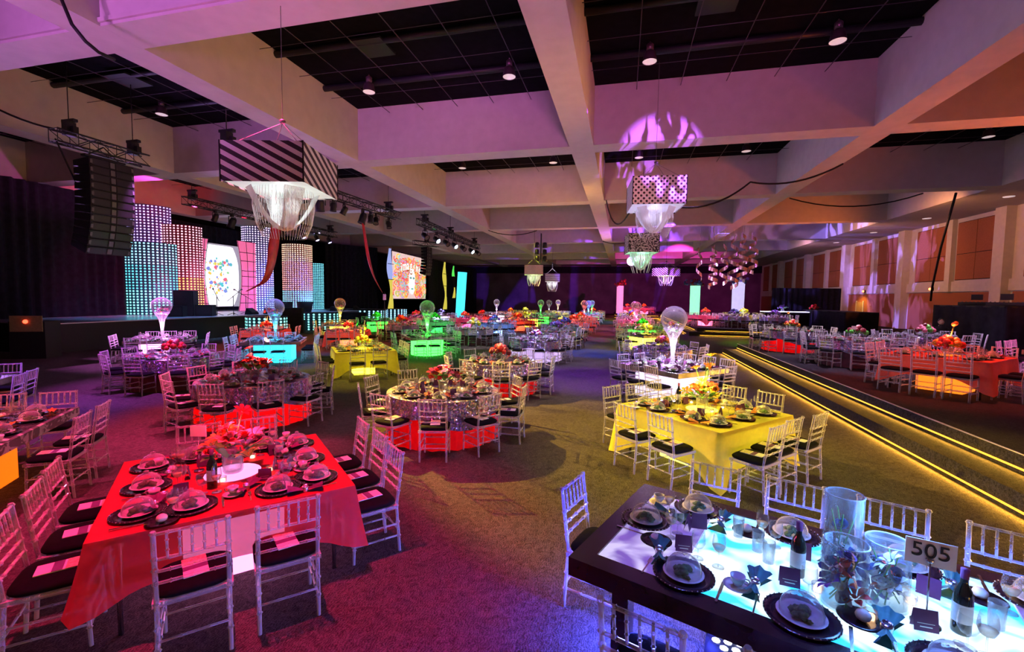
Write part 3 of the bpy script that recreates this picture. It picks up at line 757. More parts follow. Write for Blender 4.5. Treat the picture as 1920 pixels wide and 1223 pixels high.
def seats_square(s, pat=(3, 2, 3, 2), sy=None):
    out = []; sy = sy or s
    for k, n in enumerate(pat):
        a = k * PI / 2; w = s if k % 2 == 0 else sy; dpt = (sy if k % 2 == 0 else s) / 2
        for i in range(n):
            x = (i - (n - 1) / 2) * (w / (n + .15) if n > 2 else .58) ; p = Vector((x, -dpt)); c_, s_ = math.cos(a), math.sin(a)
            out.append((Vector((p.x * c_ - p.y * s_, p.x * s_ + p.y * c_)), a))      # edge point, chair rotation (faces +Y at side 0)
    return out
def seats_round(r, n, a0=0): return [(Vector((r * math.sin(a), -r * math.cos(a))), a) for a in [a0 + 2 * PI * i / n for i in range(n)]]
def dress(T, seats, top, full, gap=.19, napk='plum', program=False, skip=()):
    """chairs and place settings round a table"""
    x0, y0, z0, rz, ph = T['x'], T['y'], T['z'], T['rot'], T['ph']
    L = []
    for p, a in seats:
        c_, s_ = math.cos(rz), math.sin(rz)
        e = Vector((x0 + p.x * c_ - p.y * s_, y0 + p.x * s_ + p.y * c_)); ang = a + rz
        L.append((e, ang))
    cd = math.atan2(-y0, -x0)
    rel = [((cd - math.atan2(e.y - y0, e.x - x0)) % (2 * PI)) for e, _ in L]
    near = min(range(len(L)), key=lambda i: min(rel[i], 2 * PI - rel[i]))
    base = rel[near]; order = sorted(range(len(L)), key=lambda i: (rel[i] - base) % (2 * PI) if i != near else -1)
    rn = random.Random(int(x0 * 50 + y0 * 7))
    for oi, i in enumerate(order):
        e, ang = L[i]; o = ORD[min(oi, 11)]; inw = Vector((-math.sin(ang), math.cos(ang))); rt = Vector((math.cos(ang), math.sin(ang)))
        at = ('front place' if oi == 0 else o + ' place clockwise from front') + ', ' + ph
        if i not in skip:
            j = rn.uniform(-.06, .06); c = e - inw * (gap + rn.uniform(-.03, .06)) + rt * rn.uniform(-.03, .03)
            reg('banquet_chair', (c.x, c.y, z0), ang + j, 'clear chair, ' + ('frontmost' if oi == 0 else o + ' clockwise from front') + ', at ' + ph, 'clear chairs round the tables')
            if program:
                q = c + inw * .02; reg('event_program', (q.x, q.y, z0 + .503), ang + j + .1, 'event booklet on seat, ' + at, 'booklets on chair seats')
        def put(kind, fi, fr, name, r=0, dz=0, group=None):
            q = e + inw * fi + rt * fr; reg(kind, (q.x, q.y, z0 + top + dz), ang + r, name + ', ' + at, group or name + 's on the tables')
        if full == 0: continue
        if full >= 1:
            put('charger_plate', .23, 0, 'dark charger plate'); put('salad_plate', .23, 0, 'salad plate', dz=.006); put('glass_cloche', .23, 0, 'glass dome', dz=.026)
            put('wine_glass', .44, .15 + rn.uniform(-.03, .03), 'wine glass'); put('water_goblet', .46, .05 + rn.uniform(-.03, .03), 'water goblet')
            put('napkin_' + napk, .36, -.2 + rn.uniform(-.03, .03), 'folded napkin', rn.uniform(-.6, .6))
        if full >= 2:
            put('fork', .2, -.2, 'fork'); put('knife', .2, .2, 'knife')
            put('menu_card', .5, -.07, 'plum menu card', rn.uniform(-.4, .4))
            if oi % 2 == 0:
                put('saucer', .3, .27, 'saucer'); put('coffee_cup', .3, .27, 'coffee cup', rn.uniform(0, 6), .006)
            else: put('bread_plate', .38, .24, 'bread plate')
def T_(x, y, rot, ph, lab, z=0): return dict(x=x, y=y, z=z, rot=R(rot), ph=ph, lab=lab)
def glow_disc(t, top, col, s, r=.22):
    obj('glowing_top', M_(em(col, s * .5)).lathe([(0, .004), (r, .004), (r, 0)], 20), t, (0, 0, top))  # added glowing disc in place of box light coming through the top
SG = 4.3   # gain of the coloured pin spots
def lamps(T, top, col, pw, sw, deg=46, scol=None):
    x, y, z = T['x'], T['y'], T['z']
    if pw: point((x, y, z + top + .45), col, pw, .1)
    if sw: spot((x + .3, y - .4, 7.35), (x, y, z + .5), scol or col, sw * SG, deg, .6, .06)
def cloth_table(T, s, m, col, lab_cloth, size_box=.66, mid=.36, cor=.66, pw=60, sw=350, es=3, full=1, napk='plum', pat=(3, 2, 3, 2), program=False, scol=None, flare=.1, cen=None, deg=46):
    t = thing('banquet_table', T['lab'], 'table', (T['x'], T['y'], T['z']), T['rot'], 'banquet tables')
    obj('tabletop', M_('box_white').bb((-s / 2, -s / 2, .7), (s / 2, s / 2, .745)), t)
    obj('light_box', M_(em(cen or col, es)).bb((-size_box / 2, -size_box / 2, .01), (size_box / 2, size_box / 2, .69)), t)
    for i in (-1, 1):
        for j in (-1, 1): obj('leg', M_('steel').tube([(i * s * .42, j * s * .42, 0), (i * s * .42, j * s * .42, .7)], .018, 6), t)
    one('tablecloth', square_cloth(s, .752, mid, cor, m, int(T['x'] * 10), flare), lab_cloth, 'tablecloth', (T['x'], T['y'], T['z']), T['rot'], 'square tablecloths')
    glow_disc(t, .756, cen or col, es * 1.6)
    lamps(T, .76, col, pw, sw, deg, scol=scol); dress(T, seats_square(s, pat), .757, full, napk=napk, program=program); return t
def round_table(T, r, over, skirt, lab_cloth, col, n=10, pw=25, sw=350, full=1, napk='red', program=False, drop=.36, scol=None, a0=.3, under=0):
    if under: point((T['x'], T['y'], T['z'] + .3), (1, .04, .02), under, .15)     # lamp under the skirt
    t = thing('round_table', T['lab'], 'table', (T['x'], T['y'], T['z']), T['rot'], 'banquet tables')
    obj('tabletop', M_('box_white').lathe([(0, .745), (r, .745), (r, .71), (0, .71)], 48), t)
    obj('skirt', round_cloth(r - .035, .708, .7, skirt, 9, floor=True), t)
    one('tablecloth', round_cloth(r, .752, drop, over, 10, .09, T['x']), lab_cloth, 'tablecloth', (T['x'], T['y'], T['z']), T['rot'], 'round sequin tablecloths')
    lamps(T, .76, col, pw, sw, scol=scol); dress(T, seats_round(r, n, a0), .757, full, napk=napk, program=program); return t
def slab_table(T, s, col, es=4, box=.95, edge='slab', pw=60, sw=250, full=1, napk='plum', pat=(3, 2, 3, 2), program=False, scol=None, rnd=False):
    t = thing('banquet_table', T['lab'], 'table', (T['x'], T['y'], T['z']), T['rot'], 'banquet tables')
    obj('tabletop', M_('mirror_top').bb((-s / 2 + .01, -s / 2 + .01, .72), (s / 2 - .01, s / 2 - .01, .76)), t)
    e = M_(edge)
    for a, b in (((-s / 2, -s / 2), (s / 2, -s / 2 + .05)), ((-s / 2, s / 2 - .05), (s / 2, s / 2)), ((-s / 2, -s / 2 + .05), (-s / 2 + .05, s / 2 - .05)), ((s / 2 - .05, -s / 2 + .05), (s / 2, s / 2 - .05))):
        e.bb((a[0], a[1], .655), (b[0], b[1], .765))
    obj('edge_band', e, t)
    if rnd: obj('light_box', M_(em(col, es)).lathe([(box / 2, .01), (box / 2, .7)], 28), t)
    else: obj('light_box', M_(em(col, es)).bb((-box / 2, -box / 2, .01), (box / 2, box / 2, .7)), t)
    glow_disc(t, .761, col, es * 1.5)
    lamps(T, .76, col, pw, sw, scol=scol); dress(T, seats_square(s, pat), .765, full, napk=napk, program=program); return t

# === the tables, nearest first ===
near_fl = lambda T, lab, cols, **k: flowers((T['x'], T['y'], T['z'] + .76), lab, cols, True, **k)
far_fl = lambda T, lab, cols, **k: flowers((T['x'], T['y'], T['z'] + .76), lab, cols, False, **k)
def vase_on(T, lab, near=True): return bubble_vase((T['x'], T['y'], T['z'] + .76), lab, near)

# front red table
A = T_(-3.34, 3.2, 48, 'the front red-clothed table', 'square red-lit table under the red cloth nearest the camera')
cloth_table(A, 1.66, 'cloth_red', (1, .03, .1), 'glowing red cloth draped over the square table nearest the stage-side corner', .72, .34, .5, 40, 760, 1.8, 2, 'plum', pat=(2, 3, 2, 3), program=True, flare=.1, deg=52, cen=(1, .3, .75), scol=(1, .02, .14))
near_fl(A, 'pink and red flower arrangement on the front red table', ['pet_pink', 'pet_red', 'pet_pink', 'pet_orange'], n=18, tall=('pet_red', 2, .8))
def extras(T, tag_, bottles=((.22, -.3),), number=(-.3, .1), votives=((.3, .1), (-.1, .32), (.1, -.2))):
    for i, (dx, dy) in enumerate(bottles): reg('wine_bottle', (T['x'] + dx, T['y'] + dy, T['z'] + .761), 4.3 + i, ('dark wine bottle standing on ', 'second dark wine bottle on ')[i] + tag_, 'wine bottles')
    if number: reg('table_number', (T['x'] + number[0], T['y'] + number[1], T['z'] + .761), .25, 'white number card on a wire stand on ' + tag_, 'table number cards')
    for i, (dx, dy) in enumerate(votives): reg('votive_candle', (T['x'] + dx, T['y'] + dy, T['z'] + .761), 0, 'small %s votive candle on ' % ('first', 'middle', 'last')[i] + tag_, 'votive candles')
extras(A, 'the front red table', ((.1, -.3),), (-.32, -.05))
# yellow table
O = T_(1.17, 6.97, 46, 'the yellow-clothed table beside the steps', 'square yellow-lit table beside the glowing steps')
cloth_table(O, 1.68, 'cloth_yellow', (1, .88, .08), 'glowing yellow cloth over the square table beside the glowing steps', .8, .5, .72, 60, 260, 3, 2, 'orange', pat=(3, 2, 3, 2), program=True, flare=.1)
near_fl(O, 'orange and yellow flower arrangement with tall leaves beside the steps', ['pet_orange', 'pet_yellow', 'pet_red'], n=14, tall=('pet_orange', 4, 1.0))
extras(O, 'the yellow table beside the steps', ((-.3, .25),), None)
# front centre round
Cc = T_(-2.95, 7.1, 0, 'the front-centre round sequin table', 'round table with red skirt in the middle of the carpet')
round_table(Cc, .93, 'sequin_silver', 'skirt_red', 'silver sequin cloth with pink glints on the front-centre round table', (1, .5, .6), 10, 18, 120, 2, 'red', True, scol=(1, .35, .7), under=45)
near_fl(Cc, 'red flower arrangement on the front-centre round table', ['pet_red', 'pet_dark', 'pet_red'], n=18)
extras(Cc, 'the front-centre round table', ((-.35, .3),), None)
# second round
Dd = T_(-6.75, 7.0, 0, 'the round table behind the red one', 'round sequin table with red skirt behind the front red table')
round_table(Dd, .95, 'sequin_silver', 'skirt_red', 'silver sequin cloth with red glow behind the front red table', (1, .1, .08), 10, 30, 1100, 2, 'red', True, scol=(1, .05, .22), under=120)
near_fl(Dd, 'tall dark red flowers on the round table behind the red one', ['pet_dark', 'pet_red'], n=18, rad=.26, tall=('pet_dark', 2, .8))
# B
Bb = T_(-7.4, 3.15, 38.5, 'the orange-lit table with marbled edge', 'marbled-edge table on a glowing orange box at the picture border')
slab_table(Bb, 1.9, (1, .15, .004), 1.1, 1.0, 'marble_edge', 60, 600, 2, 'orange', program=True, scol=(1, .06, .25))
near_fl(Bb, 'orange and pink flowers on the orange-lit marbled table', ['pet_orange', 'pet_pink'], n=16)
B2 = T_(-11.3, 4.7, 40, 'the second orange-lit table by the drape', 'mirror-topped table on an orange box behind the marbled one')
slab_table(B2, 1.8, (1, .12, .01), 1.4, .9, 'slab', 40, 700, 1, 'plum', scol=(.35, .08, 1))
far_fl(B2, 'red flowers on the second orange-lit table by the drape', ['pet_red', 'pet_orange'], n=20, rad=.3)
E_ = T_(-11.1, 8.95, 0, 'the round table before the pink one', 'round sequin table in front of the pink-lit table')
round_table(E_, .95, 'sequin_silver', 'skirt_dark', 'violet-tinted sequin cloth on the round table before the pink one', (.8, .3, .8), 10, 12, 700, 1, 'red', False, scol=(.75, .1, .95))
far_fl(E_, 'dark red flowers on the round table before the pink one', ['pet_dark', 'pet_red'], n=16)
F_ = T_(-15.6, 12.2, 42, 'the pink-lit table with bubble vase', 'mirror-topped table on a glowing pink box near the drape')
slab_table(F_, 1.8, (1, .35, .85), 2.4, 1.1, 'slab', 140, 700, 1, 'plum', scol=(.85, .2, 1))
vase_on(F_, 'bubble vase on the pink-lit table near the black drape')
G_ = T_(-15.6, 16.9, 30, 'the coral-clothed table by the stage', 'square coral-lit table close to the stage')
cloth_table(G_, 1.68, 'cloth_coral', COR, 'glowing coral cloth on the table close to the stage', pw=60, sw=420, es=4, full=1)
far_fl(G_, 'tall red flowers on the coral table by the stage', ['pet_red', 'pet_orange'], n=16, tall=('pet_red', 4, 1.2))
H_ = T_(-11.9, 13.3, 32, 'the turquoise-lit table', 'slab-topped table on a glowing turquoise box')
slab_table(H_, 1.85, (.02, .6, .9), 3, 1.15, 'slab', 60, 480, 1, 'teal', pat=(2, 3, 2, 3), scol=(.3, .25, 1))
vase_on(H_, 'bubble vase on the turquoise-lit table')
I_ = T_(-12.2, 18.1, 27, 'the coral-clothed table behind the yellow', 'square coral-lit table behind the mid-hall yellow table')
cloth_table(I_, 1.75, 'cloth_coral', (1, .12, .05), 'glowing coral cloth on the table behind the mid-hall yellow one', pw=60, sw=420, es=4, full=1)
far_fl(I_, 'orange flowers on the coral table behind the yellow one', ['pet_orange', 'pet_red'], n=14)
I2 = T_(-15.5, 22.2, 30, 'the yellow-lit table near the drums', 'slab table on a glowing yellow box near the dotted drums')
slab_table(I2, 1.8, YEL, 4, 1, 'slab', 50, 250, 1, 'orange', scol=ORG)
vase_on(I2, 'bubble vase on the yellow-lit table near the drums')
J_ = T_(-7.6, 12.0, 40, 'the mid-hall yellow-clothed table', 'square yellow-lit table in the middle of the hall')
cloth_table(J_, 1.66, 'cloth_yellow', (1, .86, .05), 'glowing yellow cloth on the table in the middle of the hall', .6, .45, .7, 50, 420, 4, 1, 'orange', pat=(2, 3, 2, 3))
far_fl(J_, 'yellow flowers on the mid-hall yellow table', ['pet_yellow', 'pet_orange'], n=14, tall=('pet_yellow', 2, .8))
K_ = T_(-7.7, 16.8, 40, 'the green-lit table', 'slab table on a glowing green drum')
slab_table(K_, 1.75, GRN, 7, 1.3, 'slab', 90, 200, 1, 'plum', rnd=True)
vase_on(K_, 'bubble vase on the green-lit table')
L_ = T_(-3.0, 10.9, 0, 'the round table behind the front-centre one', 'round sequin table behind the front-centre round table')
round_table(L_, .93, 'sequin_silver', 'skirt_red', 'cream-lit sequin cloth on the round table behind the front-centre one', (1, .5, .3), 10, 14, 260, 1, 'red', scol=(1, .75, .5), under=45)
far_fl(L_, 'red flowers on the round table behind the front-centre one', ['pet_red', 'pet_dark'], n=16)
Mm = T_(-3.2, 16.8, 0, 'the lavender-lit round table', 'round table with a bright lavender glowing skirt')
round_table(Mm, .95, 'sequin_lav', em((.7, .5, 1), .7), 'lavender sequin cloth on the glowing lavender round table', LAV, 10, 90, 420, 1, 'plum', drop=.3)
far_fl(Mm, 'dark violet flowers on the lavender-lit round table', ['pet_purple', 'pet_pink'], n=12)
P_ = T_(1.2, 11.35, 45, 'the white-lit table with bubble vase', 'slab table on a glowing white box behind the yellow table')
slab_table(P_, 1.78, (.8, .66, 1), 1.1, 1.2, 'slab', 130, 260, 2, 'plum', pat=(2, 3, 2, 3), scol=(.6, .4, 1))
vase_on(P_, 'bubble vase on the white-lit table behind the yellow one')
Q_ = T_(1.3, 15.6, 0, 'the round table behind the white-lit one', 'round sequin table behind the white-lit table')
round_table(Q_, .93, 'sequin_lav', 'skirt_dark', 'violet sequin cloth on the round table behind the white-lit one', PUR, 10, 12, 420, 1, 'plum', scol=(.6, .35, 1))
far_fl(Q_, 'dark red flowers on the round table behind the white-lit one', ['pet_dark', 'pet_orange'], n=14)
# right riser
RD = T_(6.75, 11.45, 44, 'the coral table on the near platform', 'square coral-lit table on the near platform', .5)
cloth_table(RD, 1.68, 'cloth_coral', (1, .1, .05), 'glowing coral cloth on the near platform table', .75, .34, .62, 70, 420, 1.4, 1, 'red', pat=(2, 3, 2, 3), cen=(1, .19, .01))
far_fl(RD, 'orange-red flowers with a curved tall bloom on the near platform', ['pet_red', 'pet_orange'], n=16, tall=('pet_orange', 2, 1.1))
RB = T_(6.7, 15.2, 0, 'the middle round table on the platform', 'round sequin table in the middle of the near platform edge', .5)
round_table(RB, .93, 'sequin_silver', 'skirt_dark', 'silver sequin cloth on the middle round table of the platform', WHT, 10, 8, 380, 1, 'red', scol=(.8, .6, 1))
far_fl(RB, 'dark flowers on the middle round table of the platform', ['pet_dark', 'pet_green'], n=10)
reg('table_number', (6.5, 14.9, 1.261), .25, 'white number card on the middle round platform table', 'table number cards')
RA = T_(6.2, 18.9, 0, 'the far round table on the platform', 'round sequin table at the far end of the near platform', .5)
round_table(RA, .93, 'sequin_silver', 'skirt_red', 'silver sequin cloth on the far round table of the platform', WHT, 10, 8, 420, 1, 'red', scol=(1, .75, .8), under=60)
far_fl(RA, 'red flowers on the far round table of the platform', ['pet_red', 'pet_orange'], n=10, tall=('pet_orange', 1, 1.3))
reg('table_number', (6.3, 18.7, 1.261), .25, 'white number card on the far round platform table', 'table number cards')
RC = T_(9.6, 17.4, 0, 'the inner round table on the platform', 'round sequin table behind the coral one on the near platform', .5)
round_table(RC, .93, 'sequin_silver', 'skirt_dark', 'violet sequin cloth on the inner round table of the platform', WHT, 10, 8, 380, 1, 'plum', scol=(.7, .5, 1))
far_fl(RC, 'magenta and green flowers on the inner round platform table', ['pet_pink', 'pet_green', 'pet_dark'], n=14)
RE = T_(10.6, 13.4, 44, 'the pink table at the picture border', 'square pink-lit table on the platform at the picture border', .5)
slab_table(RE, 1.7, (1, .25, .6), 4, 1.0, 'slab', 60, 380, 1, 'plum', scol=PINK)
far_fl(RE, 'pink flowers on the platform table at the picture border', ['pet_pink', 'pet_purple'], n=14)
# middle and back of the hall:  (x, y, z, kind, colour, cloth, centre, phrase)
BACK = [
 (-7.3, 21.5, 0, 'r', WHT, 'skirt_dark', 'f', 'the dark round table behind the green'),
 (-3.1, 21.4, 0, 'r', (.6, .5, 1), 'skirt_dark', 'f', 'the dark round table behind the lavender'),
 (-7.7, 26.6, 0, 'c', (.25, .5, 1), 'cloth_blue', 'f', 'the pale blue table'),
 (-3.2, 25.8, 0, 'r', (.25, .35, 1), 'skirt_dark', 'f', 'the blue sequin round table by the aisle'),
 (-7.3, 31.4, 0, 'c', (1, .08, .03), 'cloth_red', 'f', 'the red table behind the pale blue'),
 (-3.2, 30.4, 0, 'c', (1, .15, .12), 'cloth_coral', 'f', 'the coral table by the aisle'),
 (1.1, 21.6, 0, 's', YEL, '', 'f', 'the yellow-lit slab table by the aisle'),
 (1.1, 26.4, 0, 's', GRN, '', 'f', 'the green-lit slab table by the aisle'),
 (.9, 31, 0, 'c', (1, .12, .35), 'cloth_pink', 'v', 'the pink table by the aisle'),
 (.9, 36, 0, 'c', (1, .2, .5), 'cloth_pink', 'v', 'the second pink table by the aisle'),
 (.9, 41, 0, 's', ORG, '', 'f', 'the orange-lit table by the aisle'),
 (.9, 46, 0, 'r', LAV, 'skirt_dark', 'f', 'the far round table by the aisle'),
 (-12, 22.8, 0, 'r', COR, 'skirt_dark', 'f', 'the dark round table near the drums'),
 (-16, 27, 0, 's', GRN, '', 'f', 'the green-lit table near the drums'),
 (-12, 27.4, 0, 'c', (.03, 1, .1), 'cloth_white', 'f', 'the green-lit clothed table near the drums'),
 (-15.6, 32, 0, 'c', (1, .15, .45), 'cloth_pink', 'f', 'the pink table below the screen'),
 (-11.6, 32, 0, 'c', (1, .1, .4), 'cloth_pink', 'f', 'the second pink table below the screen'),
 (-15.6, 37, 0, 's', LAV, '', 'f', 'the lavender slab table below the screen'),
 (-11.7, 36.6, 0, 'c', (1, .06, .05), 'cloth_red', 'f', 'the red table below the screen'),
 (-7.5, 36, 0, 's', YEL, '', 'f', 'the yellow-lit table in the back rows'),
 (-3.2, 35.2, 0, 'c', (1, .3, .05), 'cloth_coral', 'f', 'the orange table in the back rows'),
 (-11.8, 41.5, 0, 's', (1, .7, 1), '', 'v', 'the white-lit back table with vase'),
 (-7.4, 41, 0, 's', GRN, '', 'v', 'the green-lit back table with vase'),
 (-3.3, 40, 0, 'c', (1, .15, .12), 'cloth_coral', 'v', 'the coral back table with vase'),
 (-11.6, 46.3, 0, 'c', ORG, 'cloth_coral', 'f', 'the orange back table'),
 (-7.4, 45.8, 0, 'r', WHT, 'skirt_dark', 'v', 'the back round table with vase'),
 (-3.3, 44.8, 0, 's', CYAN, '', 'v', 'the cyan-lit back table with vase'),
 (-11, 51, 0, 'c', YEL, 'cloth_yellow', 'f', 'the last yellow table'),
 (-7.2, 51, 0, 'c', YEL, 'cloth_yellow', 'v', 'the last yellow table with vase'),
 (-3.3, 50, 0, 's', GRN, '', 'v', 'the last green-lit table with vase'),
 (.9, 51, 0, 'c', YEL, 'cloth_yellow', 'f', 'the last yellow table by the aisle'),
 (-3.5, 55, 0, 'c', COR, 'cloth_coral', 'f', 'the last coral table'),
 (5.9, 35.4, .5, 'c', (1, .12, .25), 'cloth_pink', 'f', 'the pink table on the far platform'),
 (7.6, 34.2, .5, 'r', (.75, .6, 1), 'skirt_dark', 'f', 'the round table on the far platform'),
 (9.2, 38.4, .5, 'c', (1, .85, .1), 'cloth_yellow', 'f', 'the yellow table on the far platform'),
 (10.3, 34.6, .5, 'r', (.8, .45, 1), 'skirt_dark', 'f', 'the second round table on the far platform'),
 (2.7, 60.6, .5, 'c', (1, .1, .25), 'cloth_pink', 'f', 'the pink table at the aisle end'),
 (.6, 64, .5, 'c', (1, .1, .25), 'cloth_pink', 'f', 'the second pink table at the aisle end'),
]
for i, (x, y, z, k, col, cl, cen, ph) in enumerate(BACK):
    T = T_(x, y, 35 + (i * 7) % 20, ph, 'banquet table: ' + ph[4:] + ', seen among the back rows' if len(ph) < 34 else 'banquet table: ' + ph[4:], z)
    w = y > 34
    if k == 'r': round_table(T, .93, 'sequin_lav' if i % 2 else 'sequin_silver', cl, 'sequin cloth on ' + ph, col, 10, 10, 380, 1 if y < 30 else 0, 'red')
    elif k == 'c': cloth_table(T, 1.7, cl, col, 'glowing cloth on ' + ph, .7, .36, .64, 70, 420, 4, 1 if y < 30 else 0, 'plum')
    else: slab_table(T, 1.75, col, 4, 1.1, 'slab', 70, 260, 1 if y < 30 else 0, 'plum')
    if y >= 30:
        # distant glassware: uncountable at this size
        b = MB(); rn = random.Random(i)
        for q in range(46):
            a = rn.uniform(0, 6.28); d = rn.uniform(.3, .85); s = rn.uniform(.9, 1.2)
            b.mat('glass').lathe([(.04, 0), (.035, .1), (.045, .2)], 5, (d * math.cos(a), d * math.sin(a), 0)) if q % 2 else b.mat(rn.choice(['paper', 'napkin_plum', 'charger'])).ball((d * math.cos(a), d * math.sin(a), .05), .06, 5, 3)
        one('tableware', b, 'mass of distant glasses and plates on ' + ph, 'tableware', (x, y, z + .76), kind='stuff')
    fc = {True: ['pet_red', 'pet_orange']}.get(col[0] > .9 and col[1] < .4, ['pet_white', 'pet_yellow'] if col[0] > .8 else (['pet_green'] if col[1] > .9 else ['pet_purple', 'pet_blue']))
    if cen == 'f': far_fl(T, 'flowers on ' + ph, fc, n=12, sc=1.3)
    else: vase_on(T, 'tall bubble vase standing on ' + ph, False)

# === table 505 ===
TT = dict(x=0, y=0, z=0, rot=0, ph='the blue-lit table numbered 505')
u = Vector((.93, -.37)).normalized(); v = Vector((u.y * -1, u.x)) ; v = Vector((.37, .93)).normalized()
LEN, WID = 3.1, 1.36
c0 = Vector((-.28, 2.66)); cc = c0 + u * LEN / 2 + v * WID / 2; rz5 = math.atan2(u.y, u.x)
t5 = thing('banquet_table', 'long dark-framed table with glowing blue top and number 505', 'table', (cc.x, cc.y, 0), rz5, 'banquet tables')
h, w_ = LEN / 2, WID / 2; fr_ = .13
for nm, a, b in (('frame_rail', (-h, -w_), (h, -w_ + fr_)), ('frame_rail', (-h, w_ - fr_), (h, w_)), ('frame_end', (-h, -w_ + fr_), (-h + fr_, w_ - fr_)), ('frame_end', (h - fr_, -w_ + fr_), (h, w_ - fr_))):
    obj(nm, M_('wood_dark').bb((a[0], a[1], .655), (b[0], b[1], .77)), t5)
def lit_art(name, c1, c2, s):
    m, nt, b = nmat(name); b.inputs['Roughness'].default_value = .15
    tc = nt.nodes.new('ShaderNodeTexCoord'); nz = nt.nodes.new('ShaderNodeTexNoise'); nz.inputs['Scale'].default_value = 3; nz.inputs['Distortion'].default_value = 1.5
    nt.links.new(tc.outputs['Object'], nz.inputs['Vector']); cr = nt.nodes.new('ShaderNodeValToRGB')
    cr.color_ramp.elements[0].color = c1 + (1,); cr.color_ramp.elements[1].color = c2 + (1,); cr.color_ramp.elements[0].position = .38; cr.color_ramp.elements[1].position = .6
    nt.links.new(nz.outputs[0], cr.inputs[0]); nt.links.new(cr.outputs[0], b.inputs['Emission Color']); b.inputs['Emission Strength'].default_value = s
    b.inputs['Base Color'].default_value = (.2, .2, .3, 1)
lit_art('panel_pale', (.18, .1, .5), (.7, .62, 1), .75); lit_art('panel_blue', (.02, .45, 1), (.75, .95, 1), 1.5)
xs = [-h + fr_, -.95, .55, h - fr_]
for i in range(3):
    obj('glowing_top', M_('panel_blue' if i == 1 else 'panel_pale').bb((xs[i] + .004, -w_ + fr_ + .002, .7), (xs[i + 1] - .004, w_ - fr_ - .002, .764)), t5)
for i in (-1, 1):
    for j in (-1, 1): obj('leg', M_('wood_dark').bb((i * (h - .3) - .05, j * (w_ - .14) - .05, 0), (i * (h - .3) + .05, j * (w_ - .14) + .05, .655)), t5)
# LED fixture on the floor under it
tl = thing('floor_uplight', 'white-blue LED floor light glowing under table 505', 'lamp', (cc.x - .75 * u.x, cc.y - .75 * u.y, 0))
emat('led_white', (.8, .8, 1), 14, .02)
obj('housing', M_('black_paint').lathe([(0, .16), (.13, .16), (.14, .02), (.12, 0), (0, 0)], 20), tl)
dl = M_('led_white')
for k in range(7): a = k * PI / 3; q = .07 if k < 6 else 0; dl.disc((q * math.cos(a), q * math.sin(a), .163), .025, 8)
obj('led_lens', dl, tl)
point((cc.x - 1.25 * u.x - .2 * v.x, cc.y - 1.25 * u.y - .2 * v.y, .4), (.05, .07, 1), 170, .08)
point((cc.x + .4 * u.x, cc.y + .4 * u.y, .35), (.1, .2, 1), 220, .08)
point((cc.x, cc.y, 1.25), (.12, .35, 1), 30, .15)
spot((cc.x - 1, cc.y + 1, 7.35), (cc.x, cc.y, .7), (.12, .16, 1), 900, 24, .6)
TT.update(x=cc.x, y=cc.y, rot=rz5)
seats5 = []
for a in (-1.06, -.46, .12, .66, 1.22): seats5.append((Vector((a, w_)), PI))
for a in (-.93, -.36, .2, .76, 1.32): seats5.append((Vector((a, -w_)), 0))
seats5.append((Vector((-h, .05)), -PI / 2))
dress(TT, seats5, .77, 2, napk='teal', gap=.12)
def at5(a, b, z=.77): p = cc + u * a + v * b; return (p.x, p.y, z)
# cylinder vases with sunk flowers
for i, (a, b, hh, r_) in enumerate(((-.2, .06, .5, .095), (-.19, -.2, .34, .1), (-.01, -.05, .34, .1))):
    t = thing('cylinder_vase', ('tallest clear cylinder vase on table 505', 'clear cylinder vase nearest the camera on table 505', 'clear cylinder vase beside the 505 card')[i], 'vase', at5(a, b), 0, 'cylinder vases on table 505')
    obj('glass_wall', M_('vase_glass').lathe([(0, .012), (r_ - .006, .012), (r_ - .006, hh), (r_, hh), (r_, 0), (0, 0)], 32), t)
    obj('rim', M_('dome_glass').lathe([(r_ - .006, hh - .004), (r_ - .003, hh + .003), (r_ + .002, hh - .004)], 32), t)
    rn = random.Random(40 + i)
    for k in range(15 if i else 6):
        a_ = rn.uniform(0, 6.28); q = rn.uniform(0, r_ * .6); m = rn.choice(['pet_blue', 'pet_purple', 'pet_red', 'pet_white', 'pet_blue']); kd = rn.randint(0, 1)
        if (m, kd) not in BLm: BLm[(m, kd)] = blossom_mesh(m, kd).mesh('blossom')
        o = obj('blossom', BLm[(m, kd)], t, (q * math.cos(a_), q * math.sin(a_), rn.uniform(.03, hh * .72)), (rn.uniform(-1, 1), rn.uniform(-1, 1), a_)); o.scale = (.9,) * 3
    for k in range(4):
        a_ = rn.uniform(0, 6.28); q = r_ * .6
        obj('stem', M_('stem_green').tube([(q * math.cos(a_), q * math.sin(a_), .02), (.3 * q * math.cos(a_ + 2), .3 * q * math.sin(a_ + 2), hh * .4), (q * math.cos(a_ + 3), q * math.sin(a_ + 3), hh * .8)], .004, 5), t)
